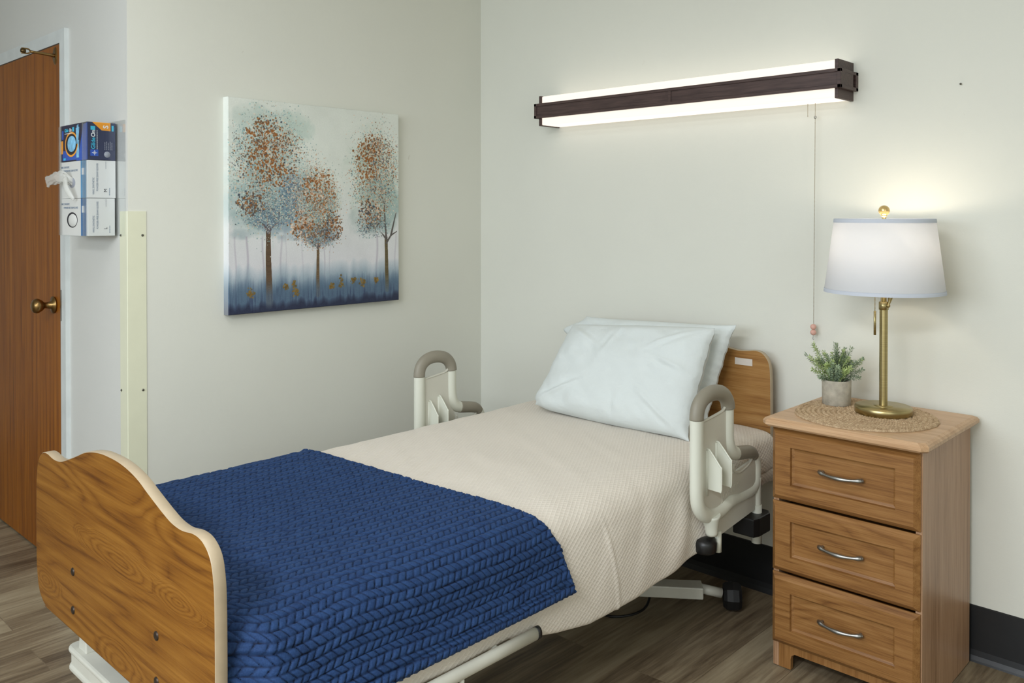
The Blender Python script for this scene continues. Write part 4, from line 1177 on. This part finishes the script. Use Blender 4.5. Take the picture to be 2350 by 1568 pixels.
pillow('pillow', 'white pillow leaning at the back against the headboard, mostly hidden by the front one', (.775, -.155, .962), (1.447, -.150, .985), (.745, -.245, .628), (1.372, -.225, .626), .125, (0, -.95, .30), 31,
       lobes=((-1, .62, .16, .20, -.105, .0),), topcurve=.004)
pillow('pillow', 'white pillow leaning in front with its lower edge on the bedspread', (.792, -.262, .940), (1.428, -.250, .985), (.735, -.440, .630), (1.417, -.418, .622), .150, (0, -.87, .49), 51,
       lobes=((-1, -.85, .25, .3, -.012, 0), (-1, -1, .16, .18, .018, .012), (1, -1, .07, .07, .004, -.004), (1, 1, .10, .10, -.006, -.004)), topcurve=.004, botcurve=-.012)

# ------------------------------------------------------------------ glove box holder
GX1 = -.082; GW = .252; GX0 = GX1 - GW; GY0 = -1.781; GY1 = YC - .006
hold = thing('glove_box_holder', ((GX0 + GX1) / 2, YC, 1.303), 'clear acrylic wall holder stacked with three boxes of gloves', 'glove holder')
ac = M['acrylic']
MB().box((GX0 - .03, YC - .0045, 1.303), (-.010, YC - .0015, 1.700)).build('back_plate', ac, hold)
for x in (GX0 - .006, GX1 + .003):
    MB().box((x, GY0 - .004, 1.303), (x + .003, YC - .0045, 1.690)).build('side_plate', ac, hold)
MB().box((GX0 - .006, GY0 - .004, 1.300), (GX1 + .006, YC - .0045, 1.303)).build('bottom_plate', ac, hold)
MB().box((GX0 - .006, GY0 - .007, 1.303), (GX0 + .022, GY0 - .004, 1.690)).build('front_lip', ac, hold)
MB().box((GX1 - .035, GY0 - .007, 1.303), (GX1 + .006, GY0 - .004, 1.690)).build('front_lip', ac, hold)

BH = .1285
boxes = [(1.3035, 'L'), (1.3035 + BH + .0015, 'M'), (1.3035 + 2 * (BH + .0015), 'S')]
def side_pt(b, h, z0):     # on the +x end: b 0..1 front to back, h 0..1 up
    return (GX1 + .0003, GY0 + b * (GY1 - GY0) * .97, z0 + h * BH)
def side_rect(m, b0, b1, h0, h1, z0, lift=.0003):
    y0, y1 = GY0 + b0 * (GY1 - GY0), GY0 + b1 * (GY1 - GY0)
    m.box((GX1, y0, z0 + h0 * BH), (GX1 + lift, y1, z0 + h1 * BH)); return m
def front_rect(m, a0, a1, h0, h1, z0, lift=.0003):
    m.box((GX0 + a0 * GW, GY0 - lift, z0 + h0 * BH), (GX0 + a1 * GW, GY0, z0 + h1 * BH)); return m
def ellipse_ring(m, ca, ch, ra, rh, z0, w=None, lift=.0005, n=40):
    cx = GX0 + ca * GW; cz = z0 + ch * BH; vs = []; fs = []
    for k in range(n):
        t = 2 * PI * k / n
        vs.append((cx + ra * math.cos(t), GY0 - lift, cz + rh * math.sin(t)))
        if w: vs.append((cx + (ra - w) * math.cos(t), GY0 - lift, cz + (rh - w) * math.sin(t)))
    if w: fs = [(2 * k, 2 * ((k + 1) % n), 2 * ((k + 1) % n) + 1, 2 * k + 1) for k in range(n)]
    else: fs = [tuple(range(n))]
    m.add(vs, fs); return m
ZX = (0, 0, 1); MY = (0, -1, 0); XX = (1, 0, 0)
def strokes(parent, origin, xaxis, yaxis, length, size, mat, seed, rows=1, gap=0):
    q = random.Random(seed); X = Vector(xaxis); Yv = Vector(yaxis); N = X.cross(Yv); o3 = Vector(origin); m = MB()
    for r_ in range(rows):
        x = 0.0
        while x < length:
            w_ = q.uniform(.5, 2.2) * size; b0 = o3 + X * x - Yv * (r_ * gap) + N * .0003
            m.add([b0 - Yv * size * .28, b0 + X * w_ - Yv * size * .28, b0 + X * w_ + Yv * size * .28, b0 + Yv * size * .28], [(0, 1, 2, 3)])
            x += w_ + size * .35
    return m.build('small_print', mat, parent, recalc=False)
for z0, size in boxes:
    if size == 'S':
        gb = thing('glove_box', ((GX0 + GX1) / 2, (GY0 + GY1) / 2, z0), 'dark blue glove box with orange corner, topmost of the stack, size S', 'glove box', 'glove boxes in the wall holder')
        c = MB().box((GX0, GY0, z0), (GX1, GY1, z0 + BH), .001, 1).build('carton', M['navy'], gb)
        m = MB(); front_rect(m, .0, 1, 0, 1, z0, .00025); m.build('front_print', M['deepnavy'], gb)
        m = MB().prism([(GX0 + .60 * GW, z0), (GX0 + GW, z0), (GX0 + GW, z0 + BH * .98), (GX0 + .86 * GW, z0 + BH * .95), (GX0 + .72 * GW, z0 + BH * .3)], GY0 - .0004, GY0, 'y')
        front_rect(m, .08, .62, .03, .30, z0, .0004); front_rect(m, .06, .12, .62, .86, z0, .0004); m.build('blue_print', M['royal'], gb)
        m = MB(); front_rect(m, 0, .10, .22, .58, z0, .0005); ellipse_ring(m, .42, .46, .060, .044, z0, .007, .0007); m.build('orange_print', M['orange'], gb)
        m = MB(); ellipse_ring(m, .42, .46, .053, .037, z0, None, .0006); m.build('opening', M['hole'], gb)
        m = MB(); m.sphere((GX0 + .43 * GW, GY0 + .006, z0 + .47 * BH), .04, 12, (1.30, .26, .92)).build('gloves', M['blueglove'], gb)
        hb_ = MB()
        for k, (a, h) in enumerate(((.60, .88), (.635, .95), (.67, .97), (.70, .90))):
            hb_.tube([(GX0 + (.62 + .012 * k) * GW, GY0 - .0005, z0 + .45 * BH), (GX0 + a * GW, GY0 - .0005, z0 + h * BH)], .0035, 8, sub=2, flat=(Vector((0, 1, 0)), .1))
        hb_.prism([(GX0 + .60 * GW, z0 + .08 * BH), (GX0 + .70 * GW, z0 + .08 * BH), (GX0 + .70 * GW, z0 + .55 * BH), (GX0 + .60 * GW, z0 + .55 * BH)], GY0 - .0006, GY0, 'y').build('hand_print', M['blueglove'], gb)
        text_mesh('lettering', 'Glide', .017, (GX0 + .17 * GW, GY0 - .0006, z0 + .85 * BH), XX, ZX, M['cyan'], gb, bold=.0003)
        text_mesh('lettering', 'On', .017, (GX0 + .345 * GW, GY0 - .0006, z0 + .85 * BH), XX, ZX, M['white_ink'], gb, bold=.0004)
        strokes(gb, (GX0 + .17 * GW, GY0 - .0006, z0 + .765 * BH), XX, ZX, .07, .004, M['white_ink'], 3)
        m = MB(); front_rect(m, .46, .52, .80, .92, z0, .0006); front_rect(m, .12, .20, .04, .10, z0, .0006); m.build('cyan_print', M['cyan'], gb)
        # end panel
        m = MB().prism([(GY0 + .16 * .095, z0 + BH), (GY0 + .80 * .095, z0 + BH), (GY0 + .80 * .095, z0 + .78 * BH), (GY0 + .49 * .095, z0 + .79 * BH)], GX1, GX1 + .0004, 'x'); m.build('orange_corner', M['orange'], gb)
        text_mesh('size_letter', 'S', .024, (GX1 + .0006, GY0 + .64 * .095, z0 + .885 * BH), ZX, MY, M['white_ink'], gb, 'CENTER', .0006)
        text_mesh('lettering', 'Glide', .0185, (GX1 + .0004, GY0 + .20 * .095, z0 + .28 * BH), ZX, MY, M['cyan'], gb, bold=.0003)
        text_mesh('lettering', 'On', .0185, (GX1 + .0004, GY0 + .20 * .095, z0 + .60 * BH), ZX, MY, M['white_ink'], gb, bold=.0005)
        strokes(gb, (GX1 + .0004, GY0 + .33 * .095, z0 + .28 * BH), ZX, MY, .066, .0036, M['white_ink'], 4)
        m = MB(); side_rect(m, .11, .27, .79, .89, z0, .0004); side_rect(m, .86, .93, .78, .93, z0, .0004); m.build('cyan_print', M['cyan'], gb)
        m = MB(); side_rect(m, .10, .38, .10, .27, z0, .0004); m.build('blue_square', M['royal'], gb)
        m = MB()
        for k in range(4):
            a = PI / 4 * k; L = .0085 if k % 2 == 0 else .005
            m.box((GX1 + .0004, -L, -.0007), (GX1 + .0007, L, .0007))
            n8 = len(m.v) - 8
            for i in range(n8, n8 + 8):
                v = m.v[i]; yy, zz = v[1], v[2]
                m.v[i] = (v[0], GY0 + .24 * .095 + yy * math.cos(a) - zz * math.sin(a), z0 + .185 * BH + yy * math.sin(a) + zz * math.cos(a))
        m.build('star_emblem', M['white_ink'], gb)
        m = MB().lathe([(.0001, .0005), (.0105, .0005), (.0105, 0)], (GX1, GY0 + .68 * .095, z0 + .15 * BH), 28, 'x'); m.build('round_emblem', M['pale_ink'], gb)
        strokes(gb, (GX1 + .0004, GY0 + .60 * .095, z0 + .27 * BH), ZX, MY, .026, .0032, M['pale_ink'], 5, 5, .0058)
    else:
        lab = 'white glove box with a clear glove pulled out, middle of the stack, size M' if size == 'M' else 'white glove box with a round opening, lowest of the stack, size L'
        gb = thing('glove_box', ((GX0 + GX1) / 2, (GY0 + GY1) / 2, z0), lab, 'glove box', 'glove boxes in the wall holder')
        MB().box((GX0, GY0, z0), (GX1, GY1 - (.003 if size == 'L' else 0), z0 + BH), .001, 1).build('carton', M['white_box'], gb)
        m = MB(); front_rect(m, 0, .77, .0, 1, z0, .0003); m.build('front_print', M['white_box2'], gb)
        m = MB(); front_rect(m, .76, .945, .0, 1, z0, .0005); m.build('blue_stripe', M['midblue'] if size == 'M' else M['midblue2'], gb)
        m = MB(); front_rect(m, .80, .88, .62, .80, z0, .0007); m.build('stripe_label', M['white_ink'], gb)
        for (bb_, h0, hh_) in ((.20, .10, 'VINYL SYNTHETIC'), (.335, .20, 'POWDER-FREE EXAM GLOVES')):
            text_mesh('lettering', hh_, .0088, (GX1 + .0004, GY0 + bb_ * .095, z0 + h0 * BH * .9), ZX, MY, M['grey_ink'], gb, sx=.80)
        text_mesh('lettering', 'VINYL SYNTHETIC', .010, (GX0 + .02 * GW, GY0 - .0005, z0 + .85 * BH), XX, ZX, M['grey_ink'], gb, sx=1.0)
        text_mesh('lettering', 'POWDER-FREE EXAM GLOVES', .010, (GX0 + .12 * GW, GY0 - .0005, z0 + .75 * BH), XX, ZX, M['grey_ink'], gb, sx=1.0)
        text_mesh('size_letter', size, .0155, (GX1 + .0004, GY0 + .62 * .095, z0 + .20 * BH), ZX, MY, M['black_ink'], gb, 'CENTER', .0)
        strokes(gb, (GX1 + .0004, GY0 + .76 * .095, z0 + .07 * BH), ZX, MY, .026, .0036, M['grey_ink'], 6)
        strokes(gb, (GX1 + .0004, GY0 + .63 * .095, z0 + .78 * BH), ZX, MY, .022, .003, M['pale_ink'], 7)
        m = MB(); ellipse_ring(m, .44, .42, .050 if size == 'L' else .030, .027 if size == 'L' else .018, z0, None, .0006); m.build('opening', M['hole'] if size == 'L' else M['pale_ink'], gb)
        if size == 'L':
            MB().sphere((GX0 + .455 * GW, GY0 + .004, z0 + .41 * BH), .04, 12, (1.18, .24, .64)).build('gloves', M['white_box2'], gb)
# glove pulled out of the middle box
zM = boxes[1][0]
def tissue():
    n, m = 60, 40
    a, b = np.meshgrid(np.linspace(0, 1, n), np.linspace(0, 2 * PI, m, endpoint=False), indexing='ij')
    path = np.array([[GX0 + .46 * GW, GY0 + .002, zM + .46 * BH], [GX0 + .42 * GW, GY0 - .018, zM + .55 * BH], [GX0 + .24 * GW, GY0 - .034, zM + .56 * BH], [GX0 - .005, GY0 - .040, zM + .50 * BH], [GX0 - .03, GY0 - .036, zM + .40 * BH]])
    t = np.linspace(0, 1, len(path)); ctr = np.stack([np.interp(a[:, 0], t, path[:, k]) for k in range(3)], 1)
    r = np.interp(a, [0, .12, .35, .7, .93, 1], [.010, .018, .020, .015, .016, .003])
    r = r * (1 + .35 * np.sin(b * 3 + a * 9) * .5 + .22 * np.sin(b * 7 - a * 14) * .6 + .1 * np.sin(b * 13 + a * 30))
    P = ctr[:, None, :] + np.stack([.35 * r * np.cos(b), .35 * r * np.cos(b + .9), r * np.sin(b)], -1)
    P2 = P.transpose(1, 0, 2)
    o = grid('pulled_glove', P2, M['tissue'], None, closed_u=True, org=(GX0 + .4 * GW, GY0, zM + .3 * BH))
    f = MB().tube([(GX0 + .40 * GW, GY0 - .02, zM + .50 * BH), (GX0 + .50 * GW, GY0 - .026, zM + .30 * BH), (GX0 + .60 * GW, GY0 - .022, zM + .10 * BH), (GX0 + .66 * GW, GY0 - .014, zM - .04 * BH)], [.016, .014, .012, .007], 12, flat=(Vector((0, 1, 0)), .45))
    ob = f.build('glove_finger', M['tissue'], o)
    tag(o, 'crumpled clear vinyl glove hanging out of the middle glove box', 'glove')
tissue()

# ------------------------------------------------------------------ light
def area(name, loc, rot, sx, sy, power, color):
    l = bpy.data.lights.new(name, 'AREA'); l.shape = 'RECTANGLE'; l.size = sx; l.size_y = sy; l.energy = power; l.color = color
    o = bpy.data.objects.new(name, l); COL.objects.link(o); o.location = loc; o.rotation_euler = rot; return o
LIGHTS = [
    area('window_daylight', (1.6, -5.19, 1.75), (PI / 2, 0, 0), 2.7, .9, 66, (.79, .90, 1.0)),
    area('side_fill', (4.58, -3.2, 1.8), (0, PI / 2, 0), 1.0, 2.4, 12, (.79, .90, 1.0)),  # added soft fill from the right; that wall has no window
    area('ceiling_light', (1.3, -2.3, HC - .03), (0, 0, 0), 1.2, .6, 14, (.96, .97, 1.0)),
    area('overhead_fill', (2.6, -4.2, HC - .03), (0, 0, 0), 1.2, .6, 106, (.94, .965, 1.0))]  # unseen fill added overhead behind the camera, not a known room lamp
pl = bpy.data.lights.new('lamp_bulb_light', 'POINT'); pl.energy = 1.75; pl.color = (1.0, .87, .70); pl.shadow_soft_size = .03
po = bpy.data.objects.new('lamp_bulb_light', pl); COL.objects.link(po); po.location = (lc[0], lc[1], 1.33)

w = bpy.data.worlds.new('World'); SC.world = w; w.use_nodes = True
w.node_tree.nodes['Background'].inputs[0].default_value = (.75, .85, 1, 1); w.node_tree.nodes['Background'].inputs[1].default_value = .6

# ------------------------------------------------------------------ camera
f_px, yaw, pitch, cyp = 1970.7, math.radians(43.63), math.radians(.5486), 509.76
cam = bpy.data.cameras.new('camera'); co = bpy.data.objects.new('camera', cam); COL.objects.link(co); SC.camera = co
cam.sensor_fit = 'HORIZONTAL'; cam.sensor_width = 36; cam.lens = 36 * f_px / 2350
cam.shift_x = 0; cam.shift_y = -(784 - cyp) / 2350; cam.clip_start = .05
co.location = (2.968, -2.896, 1.379)
co.rotation_euler = (PI / 2 - pitch, 0, yaw)

SC.view_settings.view_transform = 'Standard'; SC.view_settings.look = 'None'; SC.view_settings.gamma = 1
SC.view_settings.use_curve_mapping = False; SC.view_settings.exposure = 0.08
SC.cycles.use_denoising = True
SC.cycles.max_bounces = 10; SC.cycles.diffuse_bounces = 6; SC.cycles.transparent_max_bounces = 16
SC.cycles.sample_clamp_indirect = 6
